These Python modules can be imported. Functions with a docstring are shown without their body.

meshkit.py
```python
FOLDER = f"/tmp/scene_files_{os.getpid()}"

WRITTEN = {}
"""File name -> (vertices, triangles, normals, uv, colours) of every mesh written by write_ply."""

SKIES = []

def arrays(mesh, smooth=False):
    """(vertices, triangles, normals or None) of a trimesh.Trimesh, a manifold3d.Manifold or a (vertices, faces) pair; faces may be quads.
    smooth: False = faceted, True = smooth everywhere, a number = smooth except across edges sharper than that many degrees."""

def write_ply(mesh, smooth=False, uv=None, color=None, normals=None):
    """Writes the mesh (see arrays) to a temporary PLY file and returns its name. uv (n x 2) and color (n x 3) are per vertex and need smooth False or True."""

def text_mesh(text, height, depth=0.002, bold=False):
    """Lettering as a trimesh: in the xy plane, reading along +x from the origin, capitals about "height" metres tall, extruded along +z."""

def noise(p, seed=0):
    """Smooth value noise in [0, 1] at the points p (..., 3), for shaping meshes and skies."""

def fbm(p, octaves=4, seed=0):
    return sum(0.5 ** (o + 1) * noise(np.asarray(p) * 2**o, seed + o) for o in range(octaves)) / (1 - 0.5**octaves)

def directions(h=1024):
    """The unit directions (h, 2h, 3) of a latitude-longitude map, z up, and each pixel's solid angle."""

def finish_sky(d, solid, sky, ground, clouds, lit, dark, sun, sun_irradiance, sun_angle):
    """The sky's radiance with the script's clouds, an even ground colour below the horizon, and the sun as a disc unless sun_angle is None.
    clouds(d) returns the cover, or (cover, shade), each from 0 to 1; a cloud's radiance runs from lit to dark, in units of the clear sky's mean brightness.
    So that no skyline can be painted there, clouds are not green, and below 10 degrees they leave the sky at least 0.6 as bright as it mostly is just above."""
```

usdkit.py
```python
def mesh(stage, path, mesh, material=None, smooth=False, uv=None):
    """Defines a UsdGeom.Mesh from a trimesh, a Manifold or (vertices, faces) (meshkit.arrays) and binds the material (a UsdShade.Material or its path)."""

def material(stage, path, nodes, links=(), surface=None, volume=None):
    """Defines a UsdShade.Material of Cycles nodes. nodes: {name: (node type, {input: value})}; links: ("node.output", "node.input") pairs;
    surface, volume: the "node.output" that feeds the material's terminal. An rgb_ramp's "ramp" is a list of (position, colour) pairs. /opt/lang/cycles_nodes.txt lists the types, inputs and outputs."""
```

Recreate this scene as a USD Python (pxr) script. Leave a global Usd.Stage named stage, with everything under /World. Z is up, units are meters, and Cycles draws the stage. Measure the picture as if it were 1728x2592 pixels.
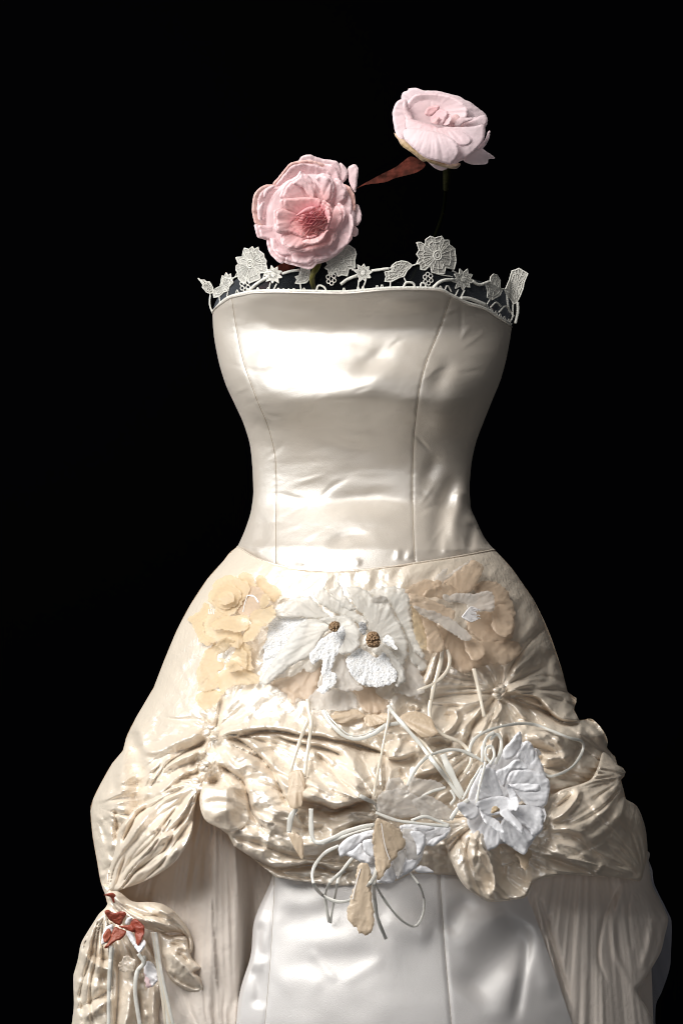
import math, numpy as np, trimesh, usdkit, meshkit
from pxr import Usd, UsdGeom, UsdLux, UsdShade, Gf, Sdf
from scipy.spatial import cKDTree, Delaunay
from scipy.interpolate import PchipInterpolator
from shapely.geometry import Polygon
import shapely

stage = Usd.Stage.CreateInMemory()
UsdGeom.SetStageUpAxis(stage, UsdGeom.Tokens.z)
UsdGeom.SetStageMetersPerUnit(stage, 1.0)
W = UsdGeom.Xform.Define(stage, '/World')
stage.SetDefaultPrim(W.GetPrim())

# ------------------------------------------------------------------ camera and light
S = 0.00047          # metres per photograph pixel on the dress's side seam plane
DC = 2.4             # camera distance from that plane
cam = UsdGeom.Camera.Define(stage, '/World/camera')
cam.AddTranslateOp().Set(Gf.Vec3d(0, -DC, 1.0))
cam.AddRotateXYZOp().Set(Gf.Vec3f(90, 0, 0))
FOC = 80.0
HA = FOC * 1728 * S / DC
cam.CreateFocalLengthAttr(FOC)
cam.CreateHorizontalApertureAttr(HA)
cam.CreateVerticalApertureAttr(HA * 1024 / 682)
cam.CreateClippingRangeAttr(Gf.Vec2f(0.05, 100))
cam.CreateExposureAttr(0.0)


def rect_light(name, pos, target, w, h, power, color):
    l = UsdLux.RectLight.Define(stage, '/World/' + name)
    p, t = np.array(pos, float), np.array(target, float)
    z = (p - t) / np.linalg.norm(p - t)
    x = np.cross([0, 0, 1.0], z); x /= np.linalg.norm(x)
    y = np.cross(z, x)
    m = Gf.Matrix4d(*x, 0, *y, 0, *z, 0, *p, 1)
    l.AddTransformOp().Set(m)
    l.CreateWidthAttr(w); l.CreateHeightAttr(h)
    l.CreateIntensityAttr(power); l.CreateNormalizeAttr(True)
    l.CreateColorAttr(Gf.Vec3f(*color))
    return l


rect_light('window_light', (-1.25, -1.80, 2.50), (0.0, -0.1, 0.80), 1.6, 1.3, 36.0, (1.0, 0.985, 0.965))
rect_light('side_window_light', (-2.3, -0.7, 1.5), (0.0, 0.0, 0.75), 1.2, 1.4, 9.0, (0.93, 0.97, 1.0))
rect_light('front_fill_light', (0.7, -3.5, 0.9), (0.0, 0.0, 0.7), 2.2, 1.4, 6.0, (0.94, 0.96, 1.0))

# ------------------------------------------------------------------ geometry helpers
# Every cloth is drawn on the photograph's pixel plane (X right, Y down) and given its own depth d in metres
# towards the viewer from the plane of the side seams; P() is the point in the room.
def P(X, Y, d):
    X, Y, d = np.broadcast_arrays(np.asarray(X, float), np.asarray(Y, float), np.asarray(d, float))
    k = (DC - d) / DC * S
    return np.stack([(X - 864) * k, -d, 1.0 - (Y - 1296) * k], -1)


def spline(pts, step=4.0, closed=False, ret_n=None):
    p = np.asarray(pts, float)
    n = len(p)
    if n < 3 and not closed:
        m = max(2, int(np.linalg.norm(p[1] - p[0]) / step)) if ret_n is None else ret_n
        return p[0] + (p[1] - p[0]) * np.linspace(0, 1, m)[:, None]
    if closed:
        q = np.vstack([p[-1], p, p[0], p[1]]); segs = n
    else:
        q = np.vstack([2 * p[0] - p[1], p, 2 * p[-1] - p[-2]]); segs = n - 1
    out = []
    t = np.linspace(0, 1, 24, endpoint=False)[:, None]
    for i in range(segs):
        a, b, c, d = q[i:i + 4]
        out.append(0.5 * (2 * b + (c - a) * t + (2 * a - 5 * b + 4 * c - d) * t**2 + (3 * b - a - 3 * c + d) * t**3))
    out = np.vstack(out + [p[:1] if closed else p[-1:]])
    L = np.r_[0, np.cumsum(np.linalg.norm(np.diff(out[:, :2], axis=0), axis=1))]
    m = max(3, int(L[-1] / step) + 1) if ret_n is None else ret_n
    s = np.linspace(0, L[-1], m)
    r = np.stack([np.interp(s, L, out[:, k]) for k in range(out.shape[1])], 1)
    return r[:-1] if closed else r


def curve(pairs, smooth=True):
    a = np.array(sorted(pairs), float)
    f = PchipInterpolator(a[:, 0], a[:, 1], extrapolate=False)
    def g(x):
        x = np.clip(x, a[0, 0], a[-1, 0])
        return f(x)
    return g


def n2(X, Y, sx, sy, seed=0, oct=3):
    """smooth noise in [-1, 1] with feature sizes sx, sy in pixels"""
    p = np.stack([np.asarray(X) / sx, np.asarray(Y) / sy, np.full(np.shape(X), 0.37 + seed * 3.1)], -1)
    return meshkit.fbm(p, oct, seed) * 2 - 1


def arcs(X, Y, L, R, k, amp, seed, tmin=0.0, warp=0.16, sharp=1.1):
    """pleats that sag from gather L to gather R: level lines of the angle under which L and R are seen are arcs through both"""
    ax, ay, bx_, by_ = X - L[0], Y - L[1], X - R[0], Y - R[1]
    da, db = np.hypot(ax, ay) + 1e-6, np.hypot(bx_, by_) + 1e-6
    ang = np.arctan2(ax * by_ - ay * bx_, ax * bx_ + ay * by_)
    tau = np.log(da / db)
    q = ang * k + warp * k * n2(X, Y, 130, 90, seed, 2)
    def pl(m, sd):
        n = meshkit.noise(np.stack([q * m, tau * 0.55 + sd, 0 * X + seed * 1.3], -1), sd)
        t = np.abs(2 * n - 1)
        return t ** sharp - (0.45 * np.exp(-(t / 0.20) ** 2) if m < 2 else 0)
    dist = math.hypot(R[0] - L[0], R[1] - L[1])
    win = sstep((da - 14) / 60) * sstep((db - 14) / 60) * np.exp(-(np.minimum(da, db) / (0.62 * dist)) ** 4)
    return amp * win * (pl(1.0, seed) + 0.30 * pl(2.3, seed + 5) + 0.10 * pl(5.3, seed + 8) - 0.70)


def sstep(x):
    x = np.clip(x, 0, 1)
    return x * x * (3 - 2 * x)


def crumple(X, Y, seed, n=14, lo=34, hi=90, amp=0.05, main=0.0, spread=1.57, sharp=0.5):
    """faceted creases of crushed silk: short straight folds at scattered angles about main (radians)"""
    rg = np.random.default_rng(seed)
    wx, wy = 14 * n2(X, Y, 70, 70, seed + 1, 2), 14 * n2(X, Y, 70, 70, seed + 2, 2)
    out = np.zeros(len(X))
    for k in range(n):
        a = main + rg.uniform(-spread, spread)
        lam = rg.uniform(lo, hi)
        u = (-(X + wx) * math.sin(a) + (Y + wy) * math.cos(a)) / lam + rg.uniform()
        f = np.abs(u - np.floor(u) - 0.5) * 2
        f = np.sqrt(f * f + 0.008)
        w = meshkit.noise(np.stack([X / (lam * 1.6), Y / (lam * 1.6), 0 * X + k * 1.7 + seed], -1), seed + k)
        w = sstep((w - 0.35) / 0.5)
        out += w * (f - 0.5) * lam * S * amp * rg.choice([-1, 1])
    return out


class Stroke:
    """a fold or crease along a line: amp metres, wl / wr pixel widths on its left and right (seen along the line, Y down)"""
    def __init__(self, pts, amp, wl, wr=None, sharp=0, taper=0.25, t0=None, t1=None):
        self.p = spline(pts, 5.0)
        d = np.gradient(self.p, axis=0)
        self.t = d / np.maximum(np.linalg.norm(d, axis=1, keepdims=True), 1e-9)
        self.amp, self.wl, self.wr, self.sharp = amp, wl, wl if wr is None else wr, sharp
        self.L = max(1.0, np.linalg.norm(np.diff(self.p, axis=0), axis=1).sum())
        self.t0, self.t1 = taper if t0 is None else t0, taper if t1 is None else t1
        self.tree = cKDTree(self.p)

    def __call__(self, X, Y):
        q = np.stack([X, Y], 1)
        r = 3.0 * max(self.wl, self.wr)
        dist, i = self.tree.query(q, distance_upper_bound=r)
        ok = np.isfinite(dist)
        out = np.zeros(len(q))
        if not ok.any():
            return out
        i = i[ok]
        v = q[ok] - self.p[i]
        side = self.t[i, 0] * v[:, 1] - self.t[i, 1] * v[:, 0]      # > 0: right of the line seen on the picture
        along = self.t[i, 0] * v[:, 0] + self.t[i, 1] * v[:, 1]
        s = np.clip(i / (len(self.p) - 1) + along / self.L, 0, 1)
        inner = (i > 0) & (i < len(self.p) - 1)
        dd = np.where(inner, np.abs(side), dist[ok])
        b = np.clip(side / 3.0, -1, 1) * 0.5 + 0.5
        u = dd / (self.wl * (1 - b) + self.wr * b)
        e = (sstep(s / self.t0) if self.t0 > 0 else 1.0) * (sstep((1 - s) / self.t1) if self.t1 > 0 else 1.0)
        f = (np.exp(-np.sqrt(u * u + 0.01) * 1.4 + 0.14)) * (1 - u / 3).clip(0) if self.sharp == 1 else np.exp(-u * u * 1.1)
        out[ok] = self.amp * e * f
        return out


def strokes(*a):
    L = list(a)
    return lambda X, Y: sum((s(X, Y) for s in L), np.zeros(len(X)))


def patch(poly, dfun, h=4.0, roll=0.0, rollw=10.0, smooth_edge=True, fray=0.0):
    """cloth inside an outline, triangulated finely, at depth dfun(X, Y); roll turns its rim back"""
    poly = np.asarray(poly, float)
    if smooth_edge:
        poly = spline(poly, h, closed=True)
    else:
        g = Polygon(poly).exterior.segmentize(h)
        poly = np.array(g.coords)[:-1]
    if fray:
        t = np.roll(poly, -1, 0) - np.roll(poly, 1, 0)
        nn = np.stack([t[:, 1], -t[:, 0]], 1) / np.maximum(np.linalg.norm(t, axis=1, keepdims=True), 1e-6)
        poly = poly + nn * (fray * 1.6 * n2(poly[:, 0], poly[:, 1], 16, 16, 401, 2) + fray * 0.9 * n2(poly[:, 0], poly[:, 1], 4, 4, 402, 1))[:, None]
    pg = Polygon(poly)
    if not pg.is_valid:
        pg = pg.buffer(0)
        if pg.geom_type != 'Polygon':
            pg = max(pg.geoms, key=lambda g: g.area)
        poly = np.array(pg.exterior.segmentize(h).coords)[:-1]
    x0, y0, x1, y1 = pg.bounds
    gx, gy = np.meshgrid(np.arange(x0, x1 + h, h), np.arange(y0, y1 + h, h * 0.866))
    gx = gx + (np.arange(gx.shape[0]) % 2)[:, None] * h * 0.5
    pts = np.stack([gx.ravel(), gy.ravel()], 1)
    inner = pg.buffer(-0.55 * h)
    if not inner.is_empty:
        pts = pts[shapely.contains_xy(inner, pts[:, 0], pts[:, 1])]
        pts = np.vstack([poly, pts])
    else:
        pts = poly
    tri = Delaunay(pts).simplices
    c = pts[tri].mean(1)
    tri = tri[shapely.contains_xy(pg, c[:, 0], c[:, 1])]
    a = pts[tri]
    cr = (a[:, 1, 0] - a[:, 0, 0]) * (a[:, 2, 1] - a[:, 0, 1]) - (a[:, 1, 1] - a[:, 0, 1]) * (a[:, 2, 0] - a[:, 0, 0])
    tri = tri[np.abs(cr) > 1e-6]; cr = cr[np.abs(cr) > 1e-6]
    tri[cr > 0] = tri[cr > 0][:, ::-1]
    tri = tri[:, ::1]
    d = dfun(pts[:, 0], pts[:, 1])
    if roll:
        e = cKDTree(poly).query(pts)[0] / rollw
        q = np.clip(1 - e, 0, 1)
        d = d - roll * (1 - np.sqrt(np.maximum(0, 1 - q * q)))
    return P(pts[:, 0], pts[:, 1], d), tri


def tube(pts3, r, n=8, flat=1.0, nrm=None, taper=False, cap=True):
    """a round or flattened cord along 3D points; r may vary along it"""
    p = np.asarray(pts3, float)
    m = len(p)
    r = np.broadcast_to(np.asarray(r, float), (m,)).copy()
    if taper:
        r *= np.linspace(1, 0.35, m)
    t = np.gradient(p, axis=0)
    t /= np.maximum(np.linalg.norm(t, axis=1, keepdims=True), 1e-12)
    up = np.array([0, -1.0, 0]) if nrm is None else np.asarray(nrm, float)
    b = np.cross(t, up)
    bad = np.linalg.norm(b, axis=1) < 1e-3
    b[bad] = np.cross(t[bad], [0, 0, 1.0]) + 1e-9
    b /= np.linalg.norm(b, axis=1, keepdims=True)
    a = np.cross(b, t)
    ang = np.linspace(0, 2 * np.pi, n, endpoint=False)
    v = (p[:, None] + r[:, None, None] * (np.cos(ang)[None, :, None] * b[:, None] + flat * np.sin(ang)[None, :, None] * a[:, None])).reshape(-1, 3)
    f = []
    i = np.arange(m - 1)[:, None] * n
    j = np.arange(n)[None]
    k = (np.arange(n)[None] + 1) % n
    f.append(np.stack([i + j, i + k, i + n + k], -1).reshape(-1, 3))
    f.append(np.stack([i + j, i + n + k, i + n + j], -1).reshape(-1, 3))
    if cap:
        v = np.vstack([v, p[:1], p[-1:]])
        f.append(np.stack([np.full(n, m * n), k[0], j[0]], -1))
        f.append(np.stack([np.full(n, m * n + 1), (m - 1) * n + j[0], (m - 1) * n + k[0]], -1))
    return v, np.vstack(f)


def join(*ms):
    V, F, o = [], [], 0
    for v, f in ms:
        V.append(v); F.append(f + o); o += len(v)
    return np.vstack(V), np.vstack(F)


NAMES = {}
def numbered(path):
    k = NAMES.get(path, 0); NAMES[path] = k + 1
    return path if k == 0 else f'{path}_{k:03d}'


def ppath(parent):
    return '/World' if parent is None else str(parent.GetPath())


def obj(name, mesh, mat, parent=None, smooth=True, label=None):
    m = usdkit.mesh(stage, numbered(ppath(parent) + '/' + name), mesh, mat, smooth=smooth)
    m.CreateDoubleSidedAttr(True)
    pr = m.GetPrim()
    if label:
        pr.SetCustomDataByKey('label', label)
    return pr


def tag(pr, label=None, cat=None, group=None, kind=None):
    for k, v in (('label', label), ('category', cat), ('group', group), ('kind', kind)):
        if v:
            pr.SetCustomDataByKey(k, v)
    return pr


def thing(name, label, cat, group=None, loc=(0, 0, 0)):
    x = UsdGeom.Xform.Define(stage, numbered('/World/' + name))
    return tag(x.GetPrim(), label, cat, group)

# ------------------------------------------------------------------ materials
LK = '/World/Looks/'
def cloth(name, col, gloss=0.2, rough=0.36, trans=0.12, crinkle=0.0, cscale=90, weave=0.15, col2=None, vary=0.0, alpha=1.0, edge=0.3, gcol=(1, .98, .94), transcol=None, aniso=(1, 1, 1)):
    """woven cloth: diffuse and translucent threads under a broad silky gloss"""
    nodes = {
        'geo': ('geometry', {}),
        'map': ('mapping', {'mapping_type': 'point', 'scale': aniso}),
        'nz': ('noise_texture', {'scale': cscale, 'detail': 3.0, 'roughness': 0.5, 'distortion': 0.5}),
        'wv': ('noise_texture', {'scale': 1500.0, 'detail': 1.0}),
        'b1': ('bump', {'strength': 1.0, 'distance': crinkle}),
        'b2': ('bump', {'strength': weave, 'distance': 0.0006}),
        'nc': ('noise_texture', {'scale': 14.0, 'detail': 3.0}),
        'ramp': ('rgb_ramp', {'ramp': [(0.3, col), (0.7, col2 or col)]}),
        'dif': ('diffuse_bsdf', {'roughness': 0.3}),
        'tra': ('translucent_bsdf', {'color': transcol} if transcol else {}),
        'm1': ('mix_closure', {'fac': trans}),
        'glo': ('glossy_bsdf', {'color': gcol, 'roughness': rough, 'distribution': 'ggx'}),
        'lw': ('layer_weight', {'blend': 0.35}),
        'k': ('math', {'math_type': 'multiply_add', 'value2': edge, 'value3': gloss}),
        'm2': ('mix_closure', {}),
    }
    links = [('geo.position', 'map.vector'), ('map.vector', 'nz.vector'), ('geo.position', 'wv.vector'), ('geo.position', 'nc.vector'), ('nc.fac', 'ramp.fac'),
             ('nz.fac', 'b1.height'), ('wv.fac', 'b2.height'), ('b1.normal', 'b2.normal'),
             ('ramp.color', 'dif.color'), *([] if transcol else [('ramp.color', 'tra.color')]),
             ('b2.normal', 'dif.normal'), ('b2.normal', 'tra.normal'), ('b2.normal', 'glo.normal'), ('b1.normal', 'lw.normal'),
             ('dif.BSDF', 'm1.closure1'), ('tra.BSDF', 'm1.closure2'), ('m1.closure', 'm2.closure1'), ('glo.BSDF', 'm2.closure2'),
             ('lw.fresnel', 'k.value1'), ('k.value', 'm2.fac')]
    surf = 'm2.closure'
    if alpha < 1:
        nodes['tp'] = ('transparent_bsdf', {})
        nodes['lw2'] = ('layer_weight', {'blend': 0.5})
        nodes['ka'] = ('math', {'math_type': 'multiply_add', 'value2': 1 - alpha, 'value3': alpha, 'use_clamp': True})
        nodes['m3'] = ('mix_closure', {})
        links += [('tp.BSDF', 'm3.closure1'), ('m2.closure', 'm3.closure2'), ('lw2.facing', 'ka.value1'), ('ka.value', 'm3.fac')]
        surf = 'm3.closure'
    return usdkit.material(stage, LK + name, nodes, links, surface=surf)


def plain(name, col, rough=0.6, spec=0.3, bump=0.0, bscale=200, col2=None, cscale=60):
    nodes = {'geo': ('geometry', {}), 'nz': ('noise_texture', {'scale': bscale, 'detail': 3.0}), 'b': ('bump', {'strength': 1.0, 'distance': bump}),
             'nc': ('noise_texture', {'scale': cscale, 'detail': 3.0}), 'r': ('rgb_ramp', {'ramp': [(0.35, col), (0.65, col2 or col)]}),
             'p': ('principled_bsdf', {'roughness': rough, 'specular_ior_level': spec})}
    return usdkit.material(stage, LK + name, nodes, [('geo.position', 'nz.vector'), ('geo.position', 'nc.vector'), ('nc.fac', 'r.fac'), ('r.color', 'p.base_color'), ('nz.fac', 'b.height'), ('b.normal', 'p.normal')], surface='p.BSDF')


UsdGeom.Scope.Define(stage, '/World/Looks')
M = {}
M['bodice'] = cloth('bodice_satin', (0.55, 0.485, 0.41), gloss=0.33, rough=0.43, trans=0.05, crinkle=0.0008, cscale=30, weave=0.45, edge=0.12)
M['under'] = cloth('underskirt_satin', (0.60, 0.57, 0.55), gloss=0.20, rough=0.48, trans=0.05, crinkle=0.0005, cscale=24, weave=0.45, edge=0.12)
M['over'] = cloth('overskirt_silk', (0.84, 0.735, 0.60), gloss=0.28, rough=0.385, trans=0.16, transcol=(0.86, 0.56, 0.30), crinkle=0.0011, cscale=130, weave=0.2, edge=0.12)
M['tulle'] = cloth('petticoat_tulle', (0.77, 0.69, 0.615), gloss=0.03, rough=0.6, trans=0.25, crinkle=0.001, cscale=90, weave=0.5, edge=0.1)
M['net'] = cloth('edge_net', (0.45, 0.45, 0.50), gloss=0.02, rough=0.6, trans=0.3, weave=0.3, alpha=0.26, edge=0.05)
M['blacknet'] = cloth('neckline_net', (0.10, 0.11, 0.125), gloss=0.01, rough=0.6, trans=0.3, weave=0.3, alpha=0.03, edge=0.05)
M['thread'] = plain('seam_thread', (0.30, 0.25, 0.19), 0.8, 0.1)
M['lace'] = plain('lace_thread', (0.62, 0.60, 0.54), 0.75, 0.2, 0.0015, 700, (0.72, 0.70, 0.64), 300)
M['lace_fill'] = cloth('lace_ground', (0.62, 0.60, 0.55), gloss=0.02, rough=0.6, trans=0.2, crinkle=0.002, cscale=500, weave=0.6, alpha=0.72, edge=0.05)
M['backdrop'] = plain('black_velvet', (0.0012, 0.0012, 0.0016), 1.0, 0.0)
# ------------------------------------------------------------------ the setting: a black cloth wall behind the dress
bx = trimesh.creation.box((9.0, 0.05, 6.0)); bx.apply_translation((0, 2.2, 1.0))
tag(obj('backdrop', (bx.vertices, bx.faces), M['backdrop'], smooth=False), 'plain black backdrop cloth behind the wedding dress', 'backdrop', kind='structure')

# ------------------------------------------------------------------ the dress: its outline and body depth
XL = curve([(700, 530), (788, 537), (837, 540), (904, 551), (970, 570), (1025, 595), (1074, 617), (1135, 634), (1190, 639), (1245, 641), (1289, 636), (1333, 623), (1383, 601)])
XR = curve([(700, 1305), (824, 1295), (893, 1284), (959, 1267), (1014, 1245), (1069, 1223), (1124, 1203), (1179, 1192), (1234, 1188), (1278, 1190), (1322, 1207), (1366, 1229), (1391, 1251)])
SL = curve([(1383, 601), (1420, 565), (1465, 525), (1530, 482), (1612, 440), (1740, 389), (1815, 345), (1865, 320), (1900, 308), (1934, 283), (1985, 254), (2022, 236), (2054, 229), (2300, 210), (2700, 180)])
SR = curve([(1391, 1251), (1435, 1292), (1477, 1322), (1522, 1352), (1600, 1385), (1700, 1423), (1751, 1440), (1796, 1458), (1824, 1480), (1860, 1526), (1895, 1540), (1955, 1580), (2041, 1611), (2076, 1627), (2162, 1640), (2231, 1650), (2300, 1682), (2336, 1699), (2700, 1720)])
BPROF = curve([(a, 1.6 * b) for a, b in [(700, 0.025), (745, 0.0165), (800, 0.002), (840, -0.0025), (900, 0.006), (960, 0.0165), (1005, 0.019), (1040, 0.014), (1090, -0.001), (1150, -0.010), (1210, -0.0145), (1260, -0.014), (1310, -0.005), (1360, 0.006), (1400, 0.012), (1450, 0.017)]])


def ell(X, L, R, p=2.0):
    t = (X - (L + R) / 2) / ((R - L) / 2)
    return np.sqrt(np.maximum(0, 1 - np.abs(np.clip(t, -1, 1)) ** p)), t


def body(X, Y):
    L, R = XL(Y), XR(Y)
    e, t = ell(X, L, R, 2.2)
    return e * (0.50 * (R - L) * S * 0.62 + 0.012) + BPROF(Y) * e


def skirt(X, Y):
    L, R = SL(Y), SR(Y)
    e, t = ell(X, L, R, 2.2)
    k = 0.62 - 0.02 * sstep((Y - 1400) / 500)
    return e * (0.5 * (R - L) * S * k + 0.035)


TOPL = [(537, 790), (544, 780), (562, 766), (580, 754), (586, 751)]
TOPC = [(586, 751), (615, 745), (642, 740), (705, 738), (793, 740), (872, 741), (925, 737), (970, 733), (1012, 731), (1082, 732), (1117, 736), (1141, 749)]
TOPR = [(1141, 749), (1183, 770), (1225, 783), (1257, 804), (1294, 826)]
WAIST = [(601, 1383), (654, 1414), (736, 1437), (800, 1444), (871, 1445), (960, 1437), (1047, 1425), (1146, 1410), (1251, 1391)]
SEAML = [(586, 751), (598, 830), (615, 912), (648, 1006), (677, 1076), (695, 1147), (699, 1217), (698, 1323), (698, 1428)]
SEAMR = [(1141, 749), (1111, 836), (1082, 906), (1064, 971), (1053, 1047), (1046, 1123), (1044, 1217), (1045, 1323), (1050, 1424)]
waist_y = curve(WAIST)

dress = thing('wedding_dress', 'cream satin strapless wedding dress with ruched overskirt on a black background', 'dress')

rgc = np.random.default_rng(77)
creases = []
for k in range(46):
    x, y, a, l_ = rgc.uniform(600, 1200), rgc.uniform(780, 1400), rgc.normal(-0.35, 0.45), rgc.uniform(24, 70)
    creases.append(Stroke([(x - l_ * math.cos(a), y - l_ * math.sin(a)), (x, y + rgc.uniform(-7, 7)), (x + l_ * math.cos(a), y + l_ * math.sin(a))], rgc.choice([-1, 1]) * rgc.uniform(0.0005, 0.0014), rgc.uniform(4, 9), rgc.uniform(4, 9), taper=0.5))
for x, a, l_ in ((742, 0.5, 34), (760, 0.3, 40), (1003, 0.15, 46), (1030, 0.35, 40), (1125, 0.1, 60), (655, -0.3, 40), (1180, -.2, 60), (900, 0.2, 30)):
    y = float(waist_y(x)) - 3
    creases.append(Stroke([(x, y), (x + a * l_ * 0.5, y - l_ * 0.5), (x + a * l_ * 1.2, y - l_)], 0.0022, 8, 10, t0=0.35, t1=0.5))
bfold = strokes(
    Stroke([(700, 1030), (760, 1022), (812, 1012), (883, 994), (960, 960), (1035, 910)], 0.0052, 32, 40, taper=.4),
    Stroke([(670, 985), (705, 940), (740, 890)], -0.0060, 34, 36, taper=.45),
    Stroke([(630, 950), (675, 905), (700, 880)], 0.0045, 26, 30, taper=.45),
    Stroke([(870, 960), (930, 920), (1010, 860)], -0.0045, 24, 28, taper=.45),
    Stroke([(700, 1085), (800, 1060), (900, 1040), (1046, 1036)], -0.0050, 36, 50, taper=.35),
    Stroke([(620, 795), (670, 815), (740, 860)], -0.0018, 14, 18, taper=.45),
    Stroke([(640, 775), (720, 795), (800, 800), (880, 790)], 0.0022, 16, 20, taper=.45),
    Stroke([(930, 775), (1020, 765), (1110, 780)], 0.0022, 18, 22, taper=.45),
    Stroke([(720, 1150), (820, 1125), (950, 1135), (1040, 1120)], -0.0028, 30, 34, taper=.45),
    Stroke([(710, 1210), (800, 1195), (900, 1205)], 0.0028, 28, 30, taper=.45),
    Stroke([(800, 1290), (880, 1264), (960, 1256), (1040, 1272)], -0.0048, 20, 28, taper=.45),
    Stroke([(815, 1385), (885, 1356), (955, 1366)], -0.0055, 14, 20, taper=.45),
    Stroke([(720, 1340), (840, 1315), (960, 1322), (1040, 1345)], 0.0034, 26, 24, taper=.45),
    Stroke([(1118, 1425), (1110, 1360), (1122, 1280), (1165, 1180)], -0.0085, 20, 26, taper=.35),
    Stroke([(1155, 1420), (1150, 1340), (1168, 1260), (1190, 1190)], 0.0070, 18, 18, taper=.35),
    Stroke([(1208, 1320), (1192, 1360), (1185, 1410)], -0.0070, 12, 14, taper=.3),
    Stroke([(1225, 1345), (1235, 1380), (1240, 1400)], -0.0040, 7, 8),
    Stroke([(1060, 1240), (1090, 1190), (1120, 1130)], -0.0050, 20, 24, taper=.4),
    Stroke([(1070, 1110), (1120, 1050), (1190, 950)], 0.0050, 40, 40, taper=.4),
    Stroke([(1075, 985), (1110, 960), (1150, 900)], -0.0040, 18, 22, taper=.4),
    Stroke([(640, 1290), (660, 1340), (640, 1400)], -0.0040, 16, 18, taper=.4),
    Stroke([(580, 860), (610, 930), (650, 1020), (685, 1100)], 0.0030, 18, 18, taper=.4),
    *creases
)


def bodice_d(X, Y):
    wx, wy = 8 * n2(X, Y, 80, 80, 91, 2), 6 * n2(X, Y, 80, 80, 92, 2)
    d = body(X, Y) + bfold(X + wx, Y + wy) * sstep((waist_y(X) + 4 - Y) / 26)
    d = d + 0.0026 * n2(X - 0.5 * Y, Y, 170, 70, 3, 2) + 0.0006 * n2(X + 0.5 * Y, Y, 70, 24, 5, 3) + crumple(X, Y, 301, 9, 60, 150, 0.009, -0.3, 0.5)
    for s in (SEAMLs, SEAMRs):
        q = s.query(np.stack([X, Y], 1))[0]
        d = d - 0.0010 * np.exp(-(q / 3.0) ** 2) + 0.0007 * n2(0 * X, Y, 9, 11, 93, 2) * np.exp(-(q / 11.0) ** 2)
    # a turned edge at the neckline and pulled stitches at the waist
    return d

SEAMLs, SEAMRs = cKDTree(spline(SEAML, 3)), cKDTree(spline(SEAMR, 3))
sl, sr, wst = spline(SEAML, 4), spline(SEAMR, 4), spline(WAIST, 4)
tl, tc, tr = spline(TOPL, 4), spline(TOPC, 4), spline(TOPR, 4)
yy = np.arange(0, 1, 0.01)
left_edge = np.stack([XL(np.linspace(790, 1383, 150)), np.linspace(790, 1383, 150)], 1)
right_edge = np.stack([XR(np.linspace(826, 1391, 150)), np.linspace(826, 1391, 150)], 1)
wl = wst[wst[:, 0] < 698]; wc = wst[(wst[:, 0] >= 698) & (wst[:, 0] <= 1050)]; wr = wst[wst[:, 0] > 1050]
PL = np.vstack([tl[:-1], sl[:-1], wl[::-1][:-1], left_edge[::-1][:-1]])
PC = np.vstack([tc[:-1], sr[:-1], wc[::-1], sl[::-1][:-1]])
PR = np.vstack([tr[:-1], right_edge[1:-1], wr[::-1], sr[::-1][1:-1]])
def roll_top(poly):
    return patch(poly, bodice_d, 4.0, smooth_edge=False)
obj('bodice_panel', roll_top(PC), M['bodice'], dress, label='wide centre front panel of the bodice')
obj('bodice_panel', roll_top(PL), M['bodice'], dress, label='narrow bright side panel of the bodice at the picture left')
obj('bodice_panel', roll_top(PR), M['bodice'], dress, label='shaded side panel of the bodice at the picture right')
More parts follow.
